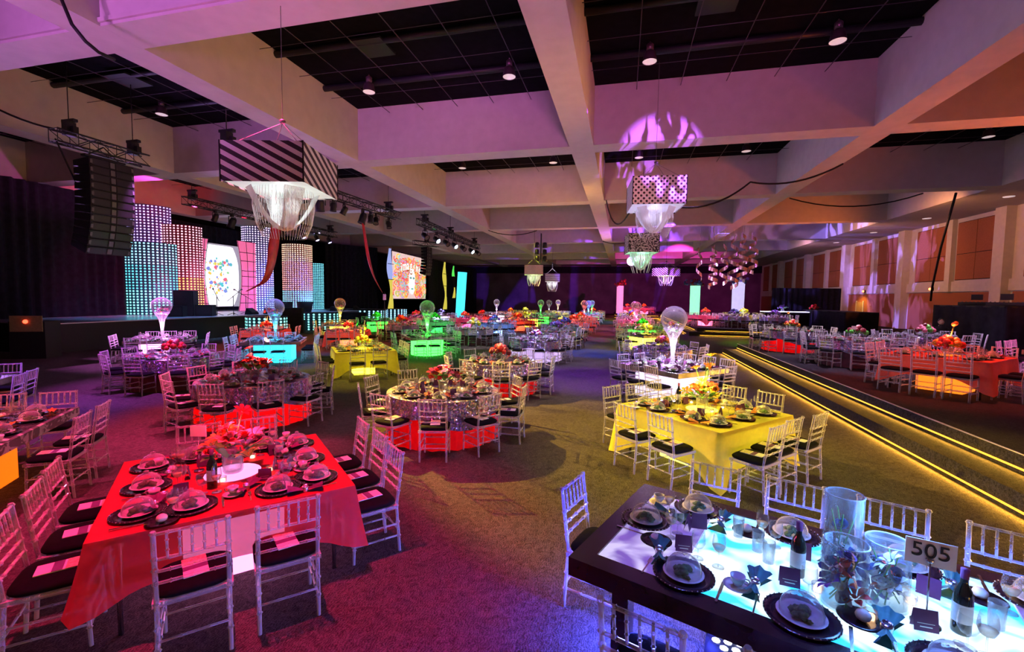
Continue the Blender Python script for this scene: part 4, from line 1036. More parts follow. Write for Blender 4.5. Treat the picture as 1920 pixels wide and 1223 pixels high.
# number card
tn = thing('table_number', 'white card reading 505 on a clear stand on the blue table', 'sign', at5(.14, -.13), -.3, 'table number cards')
obj('card', M_('paper').box((0, 0, .36), (.19, .004, .125)), tn)
obj('stand', M_('steel').tube([(0, -.008, 0), (0, -.008, .32)], .004, 6).lathe([(.014, .315), (.018, .33), (.014, .335)], 10).lathe([(0, .006), (.06, .004), (.06, 0)], 16), tn)
text('505', .1, 'ink', tn, (0, -.004, .368), (PI / 2, 0, 0))
for i, (a, b, l) in enumerate(((-.4, -.05, 'dark wine bottle beside the tallest vase on table 505'), (.27, -.1, 'dark wine bottle nearest the camera on table 505'))):
    reg('wine_bottle', at5(a, b), -1.9, l, 'wine bottles')
for i, (a, b) in enumerate(((-.62, .1), (-.75, .22), (-.55, .0), (.42, .05), (.6, -.1))):
    reg('tumbler', at5(a, b), 0, ('first', 'second', 'third', 'fourth', 'fifth')[i] + ' plain tumbler along the middle of table 505', 'tumblers')
for i, (a, b) in enumerate(((-.08, -.26), (.1, .02), (-.3, -.16))): reg('votive_candle', at5(a, b), 0, ('first', 'middle', 'last')[i] + ' votive candle on table 505', 'votive candles')

flush('banquet_chair', 300, 'distant clear chairs crowded in the back rows')
for k_, l_ in (('charger_plate', 'dark charger plates on the farther tables'), ('salad_plate', 'salad plates on the farther tables'), ('glass_cloche', 'glass domes on the farther tables'),
               ('wine_glass', 'wine glasses on the farther tables'), ('water_goblet', 'water goblets on the farther tables'), ('fork', 'forks'), ('knife', 'knives'), ('menu_card', 'menu cards'),
               ('coffee_cup', 'cups'), ('saucer', 'saucers'), ('bread_plate', 'bread plates'), ('wine_bottle', 'bottles'), ('event_program', 'booklets'), ('votive_candle', 'candles'), ('tumbler', 'tumblers'), ('table_number', 'cards'),
               ('napkin_plum', 'plum napkins on the farther tables'), ('napkin_teal', 'teal napkins'), ('napkin_red', 'red napkins on the farther tables'), ('napkin_orange', 'orange napkins')):
    flush(k_, 300, l_)

# ---------------------------------------------------------------- stage
pm('stage_floor', (.35, .36, .42), .3, 0, .1, 3)
st = struct('stage', M_('black_paint').bb((-31.9, 12, 0), (-21, 38, 1.1)))
obj('stage_deck', M_('stage_floor').bb((-31.9, 12, 1.1), (-20.95, 38, 1.14)), st)
def curtain(name, pts, z0, z1, mat, label, amp=.12, per=.45):
    """pleated drape along a floor polyline"""
    b = M_(mat); b.smooth = True; P = [Vector(p) for p in pts]; Ls = [0]
    for a, c in zip(P, P[1:]): Ls.append(Ls[-1] + (c - a).length)
    n = int(Ls[-1] / per * 6)
    def at(s):
        for i in range(len(P) - 1):
            if s <= Ls[i + 1] + 1e-6:
                d = (P[i + 1] - P[i]).normalized(); return P[i] + d * (s - Ls[i]), Vector((d.y, -d.x))
        return P[-1], Vector((0, 0))
    def fn(u, v):
        s = u * Ls[-1]; p, nn = at(s); k = amp * math.sin(2 * PI * s / per) * (.6 + .4 * math.sin(s * 1.7)); q = p + nn * k
        return (q.x, q.y, z0 + (z1 - z0) * v)
    b.grid(fn, n, 2); b.smooth = False
    return one(name, b, label, 'curtain')
curtain('stage_curtain', [(-25.2, 2), (-26, 18.6)], .02, 7.25, 'drape_black', 'tall black pleated drape beside the dotted stage columns')
curtain('stage_curtain', [(-29.5, 18.6), (-29.5, 38.5)], 1.15, 7.3, 'drape_black', 'black backdrop drape behind the stage set', .1)
curtain('stage_curtain', [(-27, 36.5), (-24.2, 41)], .02, 7.2, 'drape_black', 'black drape between the stage and the lit screen', .1)
curtain('stage_curtain', [(-23.0, 50.5), (-24, 72)], .02, 7.0, 'drape_black', 'black drape beyond the lit screen', .1)
def led_column(y, x, r, a0, a1, z0, z1, nc, nr, panel, cols, label, rd=.052):
    """curved perforated tower with rows of lit dots; cols = [(height fraction, colour)]"""
    t = thing('led_tower', label, 'tower', (x, y, z0), 0, 'dotted light towers')
    H_ = z1 - z0
    obj('panel', M_(panel).lathe([(r, 0), (r, H_), (r - .05, H_), (r - .05, 0)], 24, a0=a0, a1=a1), t)
    for i, (f0, f1, c, s) in enumerate(cols):
        b = M_(em(c, s * .75))
        for j in range(nr):
            f = (j + .5) / nr
            if not (f0 <= f < f1): continue
            for k in range(nc):
                w = a0 + (a1 - a0) * (k + .5) / nc; q = r + .012; cx, cy, cz = q * math.cos(w), q * math.sin(w), H_ * f
                tx, ty = -math.sin(w), math.cos(w); i0 = len(b.v)
                for m in range(7): g = 2 * PI * m / 7; b.v.append((cx + tx * rd * math.cos(g), cy + ty * rd * math.cos(g), cz + rd * .8 * math.sin(g)))
                b.face(range(i0, i0 + 7))
        o = obj('light_dots', b, t); o['kind'] = 'stuff'
    return t
pm('panel_violet', (.2, .1, .5), .5); pm('panel_red', (.2, .02, .05), .5); pm('panel_teal', (.03, .1, .14), .5); pm('panel_blue_m', (.1, .12, .35), .5); pm('panel_coral', (.55, .25, .3), .5)
A0, A1 = R(-110), R(25)
led_column(20.0, -26.1, 1.5, R(-125), R(10), 1.14, 5.1, 19, 26, 'panel_teal', [(0, .35, (.2, 1, .9), 3), (.35, .7, (.1, .75, .95), 2.6), (.7, 1, (.25, .75, 1), 2.4)], 'wide cyan dotted light tower in front on the stage')
led_column(21.2, -27.6, 1.15, R(-125), R(15), 1.14, 7.45, 15, 38, 'panel_violet', [(0, 1, (.6, .5, 1), 2.2)], 'tall violet dotted light tower behind the cyan one')
led_column(22.0, -26.3, 1.15, R(-120), R(20), 1.14, 6.4, 15, 34, 'panel_red', [(0, .4, (1, .6, .15), 2.6), (.4, 1, (1, .5, .7), 2.4)], 'dark red dotted light tower beside the white screen')
led_column(28.2, -26.6, 1.1, R(-125), R(15), 1.14, 7.3, 15, 38, 'panel_blue_m', [(0, .3, (.6, .85, 1), 2.4), (.3, 1, (.85, .65, 1), 2.4)], 'lilac dotted light tower behind the pink grid screen')
led_column(31.9, -26.2, 1.2, R(-125), R(15), 1.14, 6.45, 16, 34, 'panel_coral', [(0, .3, (.3, .8, 1), 2.4), (.3, .75, (1, .45, .4), 2.2), (.75, 1, (1, .75, .5), 2.2)], 'coral dotted light tower with a blue foot')
led_column(33.9, -26.0, .65, R(-125), R(15), 1.14, 5.1, 11, 28, 'panel_teal', [(0, 1, (.2, .75, .95), 2.2)], 'slim blue dotted light tower beside the coral one')
# dotted drum steps before the stage
for i, (x, y, r, z1) in enumerate(((-18.6, 20.2, 1.0, 1.15), (-20.2, 26.6, 1.3, 1.15), (-21.2, 34.2, 1.6, 1.15), (-21.2, 38.5, 1.3, 1.15))):
    led_column(y, x, r, R(-150), R(30), .01, z1, (12, 12, 14, 12)[i], 7, 'panel_teal', [(0, 1, (.25, .95, .9) if i < 2 else (.35, .75, 1), 2.2)], 'low dotted drum before the stage, %s from the drape' % ORD[i + 1], .07 if i < 2 else .08)
    obj('lid', M_('black_paint').lathe([(0, 0), (r, 0), (r, -.04)], 24), bpy.context.scene.objects.get(COL.objects[-1].parent.name), (0, 0, z1 - .0))
# white projection screen with round lens-shaped glow, colour splashes
emat('screen_white', (.93, .96, 1), .95, .02); emat('screen_pink_uplit', (1, .18, .42), .55, .15); emat('screen_grey', (.42, .42, .5), .5)
ws = thing('projection_screen', 'white lit screen with colour splashes behind the stage', 'screen', (-27.4, 25.6, 1.2))
obj('screen_sheet', M_('screen_grey').bb((-.04, -1.9, .25), (0, 1.9, 4.6)), ws)
b = M_('screen_white'); i0 = len(b.v)
for k in range(40):
    a = 2 * PI * k / 40; b.v.append((.02, max(-1.8, min(1.55, -.15 + 1.75 * math.cos(a))), max(.28, min(4.5, 2.4 + 2.9 * math.sin(a)))))
b.face(range(i0, i0 + 40)); obj('bright_oval', b, ws)
rn = random.Random(5); b = MB()
for k in range(90):
    emn = em(rn.choice([(.9, .15, .2), (1, .6, .1), (.1, .6, .6), (.2, .3, .8), (.9, .7, .1), (.3, .7, .3)]), .6); b.mat(emn)
    y, z = rn.gauss(-.1, .55), rn.choice([rn.gauss(3.2, .25), rn.gauss(1.5, .4), rn.gauss(2.3, .5)]); q = rn.uniform(.04, .15); i0 = len(b.v)
    for m in range(6): g = m * PI / 3; b.v.append((.03, y + q * math.cos(g) * rn.uniform(.6, 1.4), z + q * math.sin(g)))
    b.face(range(i0, i0 + 6))
o = obj('colour_splashes', b, ws); o['kind'] = 'stuff'
# hourglass grid screens (pink cloth with its uplight put in as glow, black bars)
def grid_screen(y, x, w, z0, z1, label, mat='screen_pink_uplit', bars=True, waist=.25):
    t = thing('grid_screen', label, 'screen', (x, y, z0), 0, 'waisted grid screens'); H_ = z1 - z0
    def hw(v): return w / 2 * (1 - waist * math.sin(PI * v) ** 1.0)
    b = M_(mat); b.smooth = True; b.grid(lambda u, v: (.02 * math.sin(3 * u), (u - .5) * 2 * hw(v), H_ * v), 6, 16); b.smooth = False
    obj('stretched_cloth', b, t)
    if bars:
        for v in (0, .12, .24, .36, .5, .58, .72, .84, 1): obj('grid_bar', M_('black_metal').tube([(.05, -hw(v), H_ * v), (.05, hw(v), H_ * v)], .022, 4), t)
        for f in (-1, -.4, .15, .6, 1): obj('grid_bar', M_('black_metal').tube([(.05, f * hw(v), H_ * v) for v in [i / 10 for i in range(11)]], .022, 4), t)
    return t
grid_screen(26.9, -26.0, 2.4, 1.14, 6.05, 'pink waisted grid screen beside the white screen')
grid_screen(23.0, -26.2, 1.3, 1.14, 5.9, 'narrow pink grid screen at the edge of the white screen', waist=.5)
spot((-24.5, 27, 1.5), (-26, 27, 4), PINK, 160, 90, .7)
spot((-24.4, 21.3, 1.4), (-25.5, 21.6, 3), CYAN, 120, 90, .7)
spot((-24, 31.5, 1.4), (-25.5, 31.6, 3), (.1, .6, 1), 140, 90, .7)
# silks
def silk(pts, ws_, label):
    b = M_('silk_red'); b.smooth = True; P = [Vector(p) for p in pts]; n = 40
    def cr_(t):
        s = t * (len(P) - 1); i = min(int(s), len(P) - 2); f = s - i; p0, p1, p2, p3 = P[max(i - 1, 0)], P[i], P[i + 1], P[min(i + 2, len(P) - 1)]
        return .5 * ((2 * p1) + (p2 - p0) * f + (2 * p0 - 5 * p1 + 4 * p2 - p3) * f * f + (3 * p1 - p0 - 3 * p2 + p3) * f ** 3)
    def wd(t): s = t * (len(ws_) - 1); i = min(int(s), len(ws_) - 2); return ws_[i] + (ws_[i + 1] - ws_[i]) * (s - i)
    def fn(u, v):
        p = cr_(v); a = 2 * PI * u; w = wd(v); tw = v * 1.5
        return (p.x + w * .3 * math.cos(a + tw), p.y + w * math.sin(a), p.z + .06 * w * math.sin(3 * a))
    b.grid(fn, 14, n, True); b.smooth = False
    return one('aerial_silk', b, label, 'fabric', group='red aerial silks')
silk([(-18.6, 21.1, 6.7), (-18.75, 20.95, 5.0), (-18.85, 20.8, 3.9), (-19.1, 20.65, 3.1), (-19.5, 20.4, 2.75), (-19.9, 20.2, 2.5)], [.34, .4, .34, .26, .14, .09], 'red silk hanging from the stage truss with a trailing end')
silk([(-12.6, 19.85, 6.5), (-12.5, 19.9, 5.6), (-12.4, 20.1, 4.3), (-12.2, 20.3, 3.3), (-11.9, 20.6, 2.5)], [.04, .14, .2, .16, .04], 'slender red silk hanging above the coral tables')
ta = thing('silk_anchor', 'black anchor stand holding the slender red silk', 'stand', (-11.85, 20.7, 0))
obj('pole', M_('black_metal').tube([(0, 0, 0), (0, 0, 2.55)], .03, 6), ta); obj('base', M_('black_metal').lathe([(0, .06), (.3, .04), (.3, 0)], 16), ta); obj('clamp', M_('steel').box((0, 0, 2.3), (.12, .12, .3)), ta)
# the poster-like lit screen
P0, P1 = Vector((-22, 39.9)), Vector((-22.7, 49.0)); ds = (P1 - P0).normalized(); rzs = math.atan2(ds.y, ds.x); WS = (P1 - P0).length; HS = 4.65
sc = thing('led_screen', 'large lit screen showing a woman with colourful curls and lettering', 'screen', (P0.x, P0.y, 2.1), rzs)   # local x along the screen, -y faces the hall
obj('screen_case', M_('black_paint').bb((-.08, .02, -.08), (WS + .08, .2, HS + .08)), sc)
emat('art_bg', (.95, .68, .66), .62, .2, 1, sample=False)
obj('screen_face', M_('art_bg').bb((0, -.01, 0), (WS, .02, HS)), sc)
rn = random.Random(11)
hair = MB()
HC_ = [(1, .25, .06), (.9, .1, .15), (.95, .6, .05), (.15, .65, .6), (.5, .25, .7), (1, .45, .2), (.75, .08, .05), (.3, .5, .2)]
fx, fz = WS * .53, HS * .4
for k in range(330):
    sd = rn.choice((-1, 1)); v = rn.uniform(0, 1); px = fx + sd * (WS * .12 + WS * .3 * abs(rn.gauss(0, .6)) + .25 * math.sin(v * 7)); pz = HS * (.05 + .85 * v)
    if v > .72: px = fx + rn.uniform(-1, 1) * WS * .45
    hair.mat(em(rn.choice(HC_), .8)); a = rn.uniform(0, 6.28); pts = []
    for i in range(9):
        q = .36 - .036 * i; w = a + i * .7; pts.append((max(.12, min(WS - .1, px + q * 1.7 * math.cos(w))), -.014 - .0001 * k, max(.08, min(HS - .1, pz + q * math.sin(w)))))
    hair.tube(pts, [.05, .06, .06, .055, .05, .045, .04, .03, .02], 4, False)
obj('portrait_curls', hair, sc)['kind'] = 'stuff'
b = M_(em((1, .95, .92), 1.0)); i0 = len(b.v)
for k in range(28): a = 2 * PI * k / 28; b.v.append((fx + WS * .1 * math.cos(a) * (1 if math.sin(a) > 0 else .85), -.09, fz + HS * .3 * math.sin(a)))
b.face(range(i0, i0 + 28)[::-1] if False else range(i0, i0 + 28)); obj('portrait_face', b, sc)
b = M_(em((.2, .45, .45), .6))
for s_ in (-1, 1):
    i0 = len(b.v)
    for k in range(10): a = 2 * PI * k / 10; b.v.append((fx + s_ * WS * .045 + .33 * math.cos(a), -.1, fz + HS * .08 + .13 * math.sin(a)))
    b.face(range(i0, i0 + 10))
obj('portrait_eyes', b, sc)
b = M_(em((.15, .6, .5), .6)); i0 = len(b.v)
for k in range(10): a = 2 * PI * k / 10; b.v.append((fx + .36 * math.cos(a), -.1, fz - HS * .17 + .1 * math.sin(a)))
b.face(range(i0, i0 + 10)); obj('portrait_lips', b, sc)
emat('letter_white', (1, .97, .9), 1.3, .02); emat('letter_gold', (.5, .12, .02), .5)
for k, chh in enumerate('imagine'):
    a = (k - 3) * .2; lx = fx - .35 + (k - 3) * .84; lz = HS * .76 - .35 * ((k - 3) / 3) ** 2
    text(chh, 1.72, 'letter_gold', sc, (lx + .04, -.1, lz - .04), (PI / 2, a * .4, 0), .006, 'letter_shadow'); text(chh, 1.42, 'letter_white', sc, (lx, -.115, lz), (PI / 2, a * .4, 0), .004, 'letter')
# wavy lit edge panels beside the screen
emat('edge_yellow', (.7, .6, .08), .7); emat('edge_blue', (.4, .5, 1), .6); emat('edge_green', (.1, .8, .1), .8)
def wavy(x, y, z0, z1, w, label, mats):
    t = thing('grid_screen', label, 'screen', (x, y, z0), 0, 'waisted grid screens'); H_ = z1 - z0; n = len(mats)
    for i, m in enumerate(mats):
        b = M_(m); b.smooth = True
        b.grid(lambda u, v: (.1 * math.sin(6 * (i + v) / n), (u - .5) * w * (.7 + .3 * math.cos(2 * PI * 1.5 * (i + v) / n)), H_ * (i + v) / n), 4, 6); b.smooth = False
        obj('cloth_panel', b, t); obj('grid_bar', M_('black_metal').tube([(.05, -w / 2, H_ * i / n), (.05, w / 2, H_ * i / n)], .03, 4), t)
wavy(-21.7, 39.0, 1.0, 6.9, 1.1, 'wavy lit cloth screen at the near edge of the picture screen', ['edge_yellow', 'edge_yellow', 'edge_blue', 'edge_blue'])
wavy(-21.3, 51.6, .8, 6.6, 1.3, 'tall wavy yellow lit cloth screen beyond the picture screen', ['edge_yellow'] * 4)
wavy(-21.0, 53.8, 2.2, 6.3, 1.0, 'shorter wavy green and yellow lit screen beyond the picture screen', ['edge_yellow', 'black_paint', 'edge_green'])
# leaning cyan light panel and glowing columns at the back
def glow_column(x, y, z, w, h, col, s, label, topper=None):
    t = thing('light_column', label, 'light column', (x, y, z), .5, 'glowing columns at the back')
    obj('glow_body', M_(em(col, s)).lathe([(w / 2, .02), (w / 2 * 1.03, h)], 6), t); obj('base', M_('black_paint').lathe([(0, .02), (w / 2 + .05, .02), (w / 2 + .05, 0)], 6), t)
    if topper:
        b = MB(); rn = random.Random(int(x * 9))
        for k in range(30): b.mat(rn.choice(topper)).ball((rn.gauss(0, w * .35), rn.gauss(0, w * .35), h + abs(rn.gauss(.15, .25))), rn.uniform(.1, .2), 6, 4)
        obj('flower_topper', b, t)
    return t
glow_column(-.4, 60.2, .5, .95, 3.6, (1, .25, .6), .85, 'glowing pink column at the end of the aisle', ['pet_red', 'pet_dark'])
glow_column(7.0, 48.1, .5, 1.0, 3.3, (.3, 1, .55), 1.0, 'glowing green column on the far platform', ['pet_dark', 'pet_blue'])
glow_column(10.46, 45.9, .5, 1.1, 3.6, (.68, .6, 1), .72, 'glowing lilac column with violet flowers on top', ['pet_purple', 'pet_white', 'pet_blue'])
glow_column(-17, 45.3, .01, .95, 5.0, (.05, .75, 1), 1.2, 'tall leaning cyan light column near the screen').rotation_euler = (.03, .05, .5)

# ---------------------------------------------------------------- trusses, hoists, fixtures
def truss(a, b, label, w=.36, seg=.5):
    a, b = Vector(a), Vector(b); d = (b - a); L = d.length
    t = thing('lighting_truss', label, 'truss', a, math.atan2(d.y, d.x), 'lighting trusses')
    for i in (-1, 1):
        for k in (-1, 1): obj('chord', M_('black_metal').tube([(0, i * w / 2, k * w / 2), (L, i * w / 2, k * w / 2)], .028, 6), t)
    n = max(2, int(L / seg)); br = M_('black_metal')
    for s in range(n):
        x0, x1 = L * s / n, L * (s + 1) / n; f = 1 if s % 2 else -1
        for i in (-1, 1):
            br.tube([(x0, i * w / 2, -f * w / 2), (x1, i * w / 2, f * w / 2)], .014, 4, False); br.tube([(x0, -f * w / 2, i * w / 2), (x1, f * w / 2, i * w / 2)], .014, 4, False)
            br.tube([(x0, -w / 2, i * w / 2), (x0, w / 2, i * w / 2)], .012, 4, False); br.tube([(x0, i * w / 2, -w / 2), (x0, i * w / 2, w / 2)], .012, 4, False)
    obj('lattice', br, t); obj('end_plate', M_('black_metal').box((0, 0, 0), (.03, w, w)), t) if False else None
    return t
def hoist(x, y, z, label):
    t = thing('chain_hoist', label, 'hoist', (x, y, z), 0, 'chain hoists')
    obj('motor', M_('black_metal').box((0, 0, .12), (.22, .24, .4)).box((0, .02, .36), (.5, .12, .08)), t)
    obj('chain_bag', M_('black_paint').box((.2, .02, .08), (.1, .14, .2)), t); obj('chain', M_('black_metal').tube([(0, 0, .4), (0, 0, 9.4 - z)], .014, 5), t)
    return t
def fixture(x, y, z, label, lit=None, tilt=.6, rz=0, big=False):
    s = 1.3 if big else 1
    t = thing('stage_light', label, 'stage light', (x, y, z), rz, 'stage lights on the trusses'); t.scale = (s,) * 3
    obj('yoke', M_('black_metal').tube([(-.16, 0, -.32), (-.16, 0, -.08), (.16, 0, -.08), (.16, 0, -.32)], .02, 5).box((0, 0, -.02), (.1, .1, .14)), t)
    h = obj('lamp_head', M_('black_metal').lathe([(0, .2), (.1, .2), (.13, .1), (.13, -.12), (.15, -.2), (.135, -.2), (.12, -.12), (0, -.12)], 14), t, (0, 0, -.32), (tilt, 0, 0))
    obj('lens', M_(em(lit, 7) if lit else 'cone_grey').lathe([(0, -.16), (.12, -.17)], 14), h)
    return t
tr1 = truss((-16.2, 9.7, 6.9), (-16.2, 12.3, 6.9), 'short black truss carrying the big hanging speaker stack')
tr2 = truss((-20, 16.9, 6.7), (-20.3, 28.6, 6.7), 'long black truss over the stage front')
tr3 = truss((-12.7, 15.0, 6.8), (-12.3, 23.0, 6.8), 'black truss with lamps behind the striped chandelier')
tr4 = truss((-12, 25.0, 6.85), (-12.7, 38.5, 6.85), 'far black truss with lamps before the picture screen')
tr5 = truss((-17.7, 35.8, 7.0), (-16.3, 37.8, 7.0), 'short black truss carrying the smaller speaker stack')
for i, (x, y, z, l) in enumerate(((-16.2, 10.1, 7.08, 'chain hoist at the near end of the short truss'), (-16.2, 11.9, 7.08, 'chain hoist at the far end of the short truss'),
        (-20.15, 17.4, 6.9, 'chain hoist at the near end of the stage truss'), (-20.3, 28, 6.9, 'chain hoist at the far end of the stage truss'),
        (-12.5, 17.0, 7.0, 'chain hoist beside the striped chandelier'), (-12.35, 22, 7.0, 'chain hoist at the far end of the lamp truss'),
        (-12.1, 26, 7.05, 'chain hoist at the near end of the far truss'), (-12.4, 31, 7.05, 'middle chain hoist of the far truss'), (-12.6, 37, 7.05, 'chain hoist at the far end of the far truss'),
        (-17.0, 36.8, 7.2, 'chain hoist above the smaller speaker stack'), (-11.4, 11.0, 6.75, 'chain hoist with black box beside the striped chandelier corner'))): hoist(x, y, z, l)
LT = (.55, .45, 1)
for i, y in enumerate((18.6, 19.6, 21.6, 23.2, 25.0, 26.3, 27.6)):
    fixture(-20.1, y, 6.5, 'stage light on the stage truss, %s from the near end' % ORD[i + 1], LT if i in (0, 4, 5, 6) else None, -.5 if i > 3 else .5, PI / 2, i in (1, 3))
for i, y in enumerate((15.6, 16.6, 17.5, 18.3, 19.8, 20.5, 21.0, 22.3)):
    fixture(-12.5, y, 6.55, 'stage light on the lamp truss behind the striped chandelier, %s from near' % ORD[i + 1], None, .5 - .2 * (i % 3), .6 * i, i in (1, 4))
for i, y in enumerate((26.5, 28.3, 30, 31.6, 33.4, 35.4, 37)):
    fixture(-12.3, y, 6.6, 'stage light on the far truss, %s from the near end' % ORD[i + 1], (.6, .8, 1) if i in (1, 3, 5) else None, 1.0, -2.0, True)
fixture(-11.1, 12.75, 6.9, 'amber profile spotlight throwing the chair shadows', None, .9, 2.2)
# cluster hung over the back of the hall
ck = thing('lamp_cluster', 'black cluster of lamps hanging under the far beams', 'stage light', (-6.6, 36.2, 5.3))
obj('drop_pole', M_('black_metal').tube([(0, 0, 0), (0, 0, 2.3)], .05, 6), ck)
for i in range(3):
    for s_ in (-1, 1): obj('lamp_body', M_('black_metal').lathe([(0, .25), (.16, .2), (.2, -.2), (0, -.22)], 10), ck, (.3 * s_, .1 * s_, .25 + i * .55))
# bright violet beam lamp
bl = thing('beam_light', 'dazzling violet beam lamp hanging at the end of the hall', 'stage light', (.57, 37.5, 5.42))
emat('beam_core', (.8, .45, 1), 9, .02); emat('beam_halo', (.9, .1, 1), 8, .05)
obj('housing', M_('black_metal').box((0, .3, 0), (.5, .4, .5)).tube([(0, .3, .2), (0, .3, 4)], .03, 5), bl)
obj('lens', M_('beam_core').ball((0, 0, 0), .36, 14, 8), bl)
point((.57, 36.9, 5.42), (.5, .1, 1), 600, .2)
# line arrays
def line_array(x, y, z, n, w, h, d, label, curve=.05, rz=0):
    t = thing('line_array', label, 'speaker', (x, y, z), rz, 'hanging speaker stacks'); px, pz, a = 0, 0, -.04
    obj('fly_bar', M_('black_metal').box((0, 0, .12), (w * .9, d * .3, .06)).tube([(-w * .4, 0, .1), (0, 0, .5)], .02, 4).tube([(w * .4, 0, .1), (0, 0, .5)], .02, 4), t)
    for k in range(n):
        # cabinet: trapezoid, front faces -Y locally
        M = Matrix.Translation((0, px, pz)) @ Matrix.Rotation(a, 4, 'X'); b = M_('black_paint')
        pts = [(-w / 2, -d / 2, 0), (w / 2, -d / 2, 0), (w / 2, d / 2, -.03), (-w / 2, d / 2, -.03), (-w / 2, -d / 2, -h), (w / 2, -d / 2, -h), (w / 2, d / 2, -h + .03), (-w / 2, d / 2, -h + .03)]
        i0 = len(b.v); b.v += [tuple(M @ Vector(p)) for p in pts]
        for f in ((0, 1, 2, 3), (7, 6, 5, 4), (0, 4, 5, 1), (1, 5, 6, 2), (2, 6, 7, 3), (3, 7, 4, 0)): b.face([i0 + q for q in f])
        c = obj('cabinet', b, t); g = MB()
        for sx in (-1, 1):
            gm = MB().mat('grille').box((sx * w * .27, -d / 2 - .006, -h / 2), (w * .38, .012, h * .8)).mat('cone_grey').box((sx * w * .46, -d / 2 - .012, -h / 2), (w * .05, .02, h * .5))
            g.add(gm, M)
        g.add(MB().mat('cone_grey').box((0, -d / 2 - .012, -h / 2), (w * .1, .02, h * .7)).box((w / 2 + .004, -d * .2, -h * .5), (.01, d * .25, .04)), M)
        obj('grille', g, c)
        st_ = M @ Vector((0, 0, -h)); px, pz = st_.y, st_.z; a += curve * (.4 + k * .22)
    return t
line_array(-16.2, 11.0, 6.45, 12, 1.25, .235, .7, 'large black curved speaker stack hanging by the drape', .024, R(88))
line_array(-17.0, 36.9, 6.7, 9, .85, .27, .6, 'smaller black curved speaker stack hanging before the picture screen', .03, R(85))

# ---------------------------------------------------------------- chandeliers
def chandelier(x, y, z, w, h, rz, shade, label, glow, beads_n=26, near=True, drop=.85):
    """box shade, white inner tray, swags of beads; z = centre of the box"""
    t = thing('box_chandelier', label, 'chandelier', (x, y, z), rz, 'box chandeliers')
    b = M_(shade); q = w / 2
    b.quad((-q, -q, -h / 2), (q, -q, -h / 2), (q, -q, h / 2), (-q, -q, h / 2)).quad((q, -q, -h / 2), (q, q, -h / 2), (q, q, h / 2), (q, -q, h / 2)).quad((q, q, -h / 2), (-q, q, -h / 2), (-q, q, h / 2), (q, q, h / 2)).quad((-q, q, -h / 2), (-q, -q, -h / 2), (-q, -q, h / 2), (-q, q, h / 2))
    obj('shade', b, t)
    for i in (-1, 1):
        for j in (-1, 1): obj('edge_frame', M_('black_paint').box((i * q, j * q, 0), (.02, .02, h + .01)), t)
    obj('lit_tray', M_(em(glow, .4)).bb((-q + .02, -q + .02, -h / 2 + .02), (q - .02, q - .02, -h / 2 + .06)), t)
    bs = M_('beads'); g = w * .36; br_ = .0055 if near else .02; n = beads_n if near else 7
    def swag(ax, n, wid, sag):
        """a band of strands hung corner to corner in a deep U"""
        for k in range(n):
            f = k / (n - 1) - .5; pts = []
            for i in range(11):
                s = i / 10 * 2 - 1; x, y = s * g * 1.15, f * wid * (1 - .35 * (1 - s * s))
                pts.append((x * ax[0] - y * ax[1], x * ax[1] + y * ax[0], -h / 2 - sag * (1 - .12 * abs(f)) * (1 - s * s)))
            bs.tube(pts, br_, 3, False)
    swag((.7071, .7071), n, .34, drop * .86); swag((.7071, -.7071), n, .34, drop * .86)
    m_ = n * 2
    for k in range(m_):          # outer curtain: out a little, then in towards the flat bottom ring
        a = 2 * PI * k / m_; c_, s_ = math.cos(a), math.sin(a)
        bs.tube([(g * .98 * c_, g * .98 * s_, -h / 2), (g * 1.02 * c_, g * 1.02 * s_, -h / 2 - drop * .35), (g * .92 * c_, g * .92 * s_, -h / 2 - drop * .7), (g * .72 * c_, g * .72 * s_, -h / 2 - drop)], br_ * .8, 3, False)
    for k in range(m_):
        a = 2 * PI * k / m_; r0 = g * .4; bs.tube([(r0 * math.cos(a), r0 * math.sin(a), -h / 2), (r0 * math.cos(a), r0 * math.sin(a), -h / 2 - drop * .8)], br_ * .8, 3, False)
    o = obj('bead_strands', bs, t); o['kind'] = 'stuff'
    wr_ = M_('cone_grey')
    for i in (-1, 1):
        for j in (-1, 1): wr_.tube([(i * q * .8, j * q * .8, h / 2), (0, 0, h / 2 + .55)], .006 if near else .015, 4, False)
    wr_.tube([(0, 0, h / 2 + .55), (0, 0, 9.4 - z)], .006 if near else .015, 4, False); wr_.lathe([(.04, h / 2 + .55), (.06, h / 2 + .58), (.04, h / 2 + .61)], 8)
    obj('hanging_wires', wr_, t)
    point((x, y, z - h / 2 - .25), glow, 9 if near else 22, .15)
    return t
chandelier(-6.15, 7.15, 4.6, 1.42, .68, R(13), 'shade_stripe', 'large black and white striped box chandelier with swagged beads', (.85, .95, .9))
chandelier(.85, 14.4, 5.5, 1.5, .8, R(6), 'shade_dots', 'polka-dot box chandelier with swagged beads', (.7, .65, 1))
chandelier(.84, 24.2, 5.2, 1.5, .95, R(8), 'shade_damask', 'damask-patterned box chandelier glowing green below', (.4, 1, .6), near=False, drop=1.0)
chandelier(-7.07, 35.8, 4.6, 1.5, .75, R(10), 'shade_plain', 'plain pale box chandelier with green-tinted beads at the back', (.75, 1, .5), near=False, drop=.9)
chandelier(-7.15, 46, 4.45, 1.5, .8, R(10), 'shade_wave', 'small thin-striped box chandelier over the back rows', (1, .95, 1), near=False, drop=1.0)
chandelier(3.4, 39.3, 4.65, 1.6, .65, R(48), 'shade_diag', 'corner-on box chandelier with fine diagonal stripes', (1, .85, .7), near=False, drop=.8)
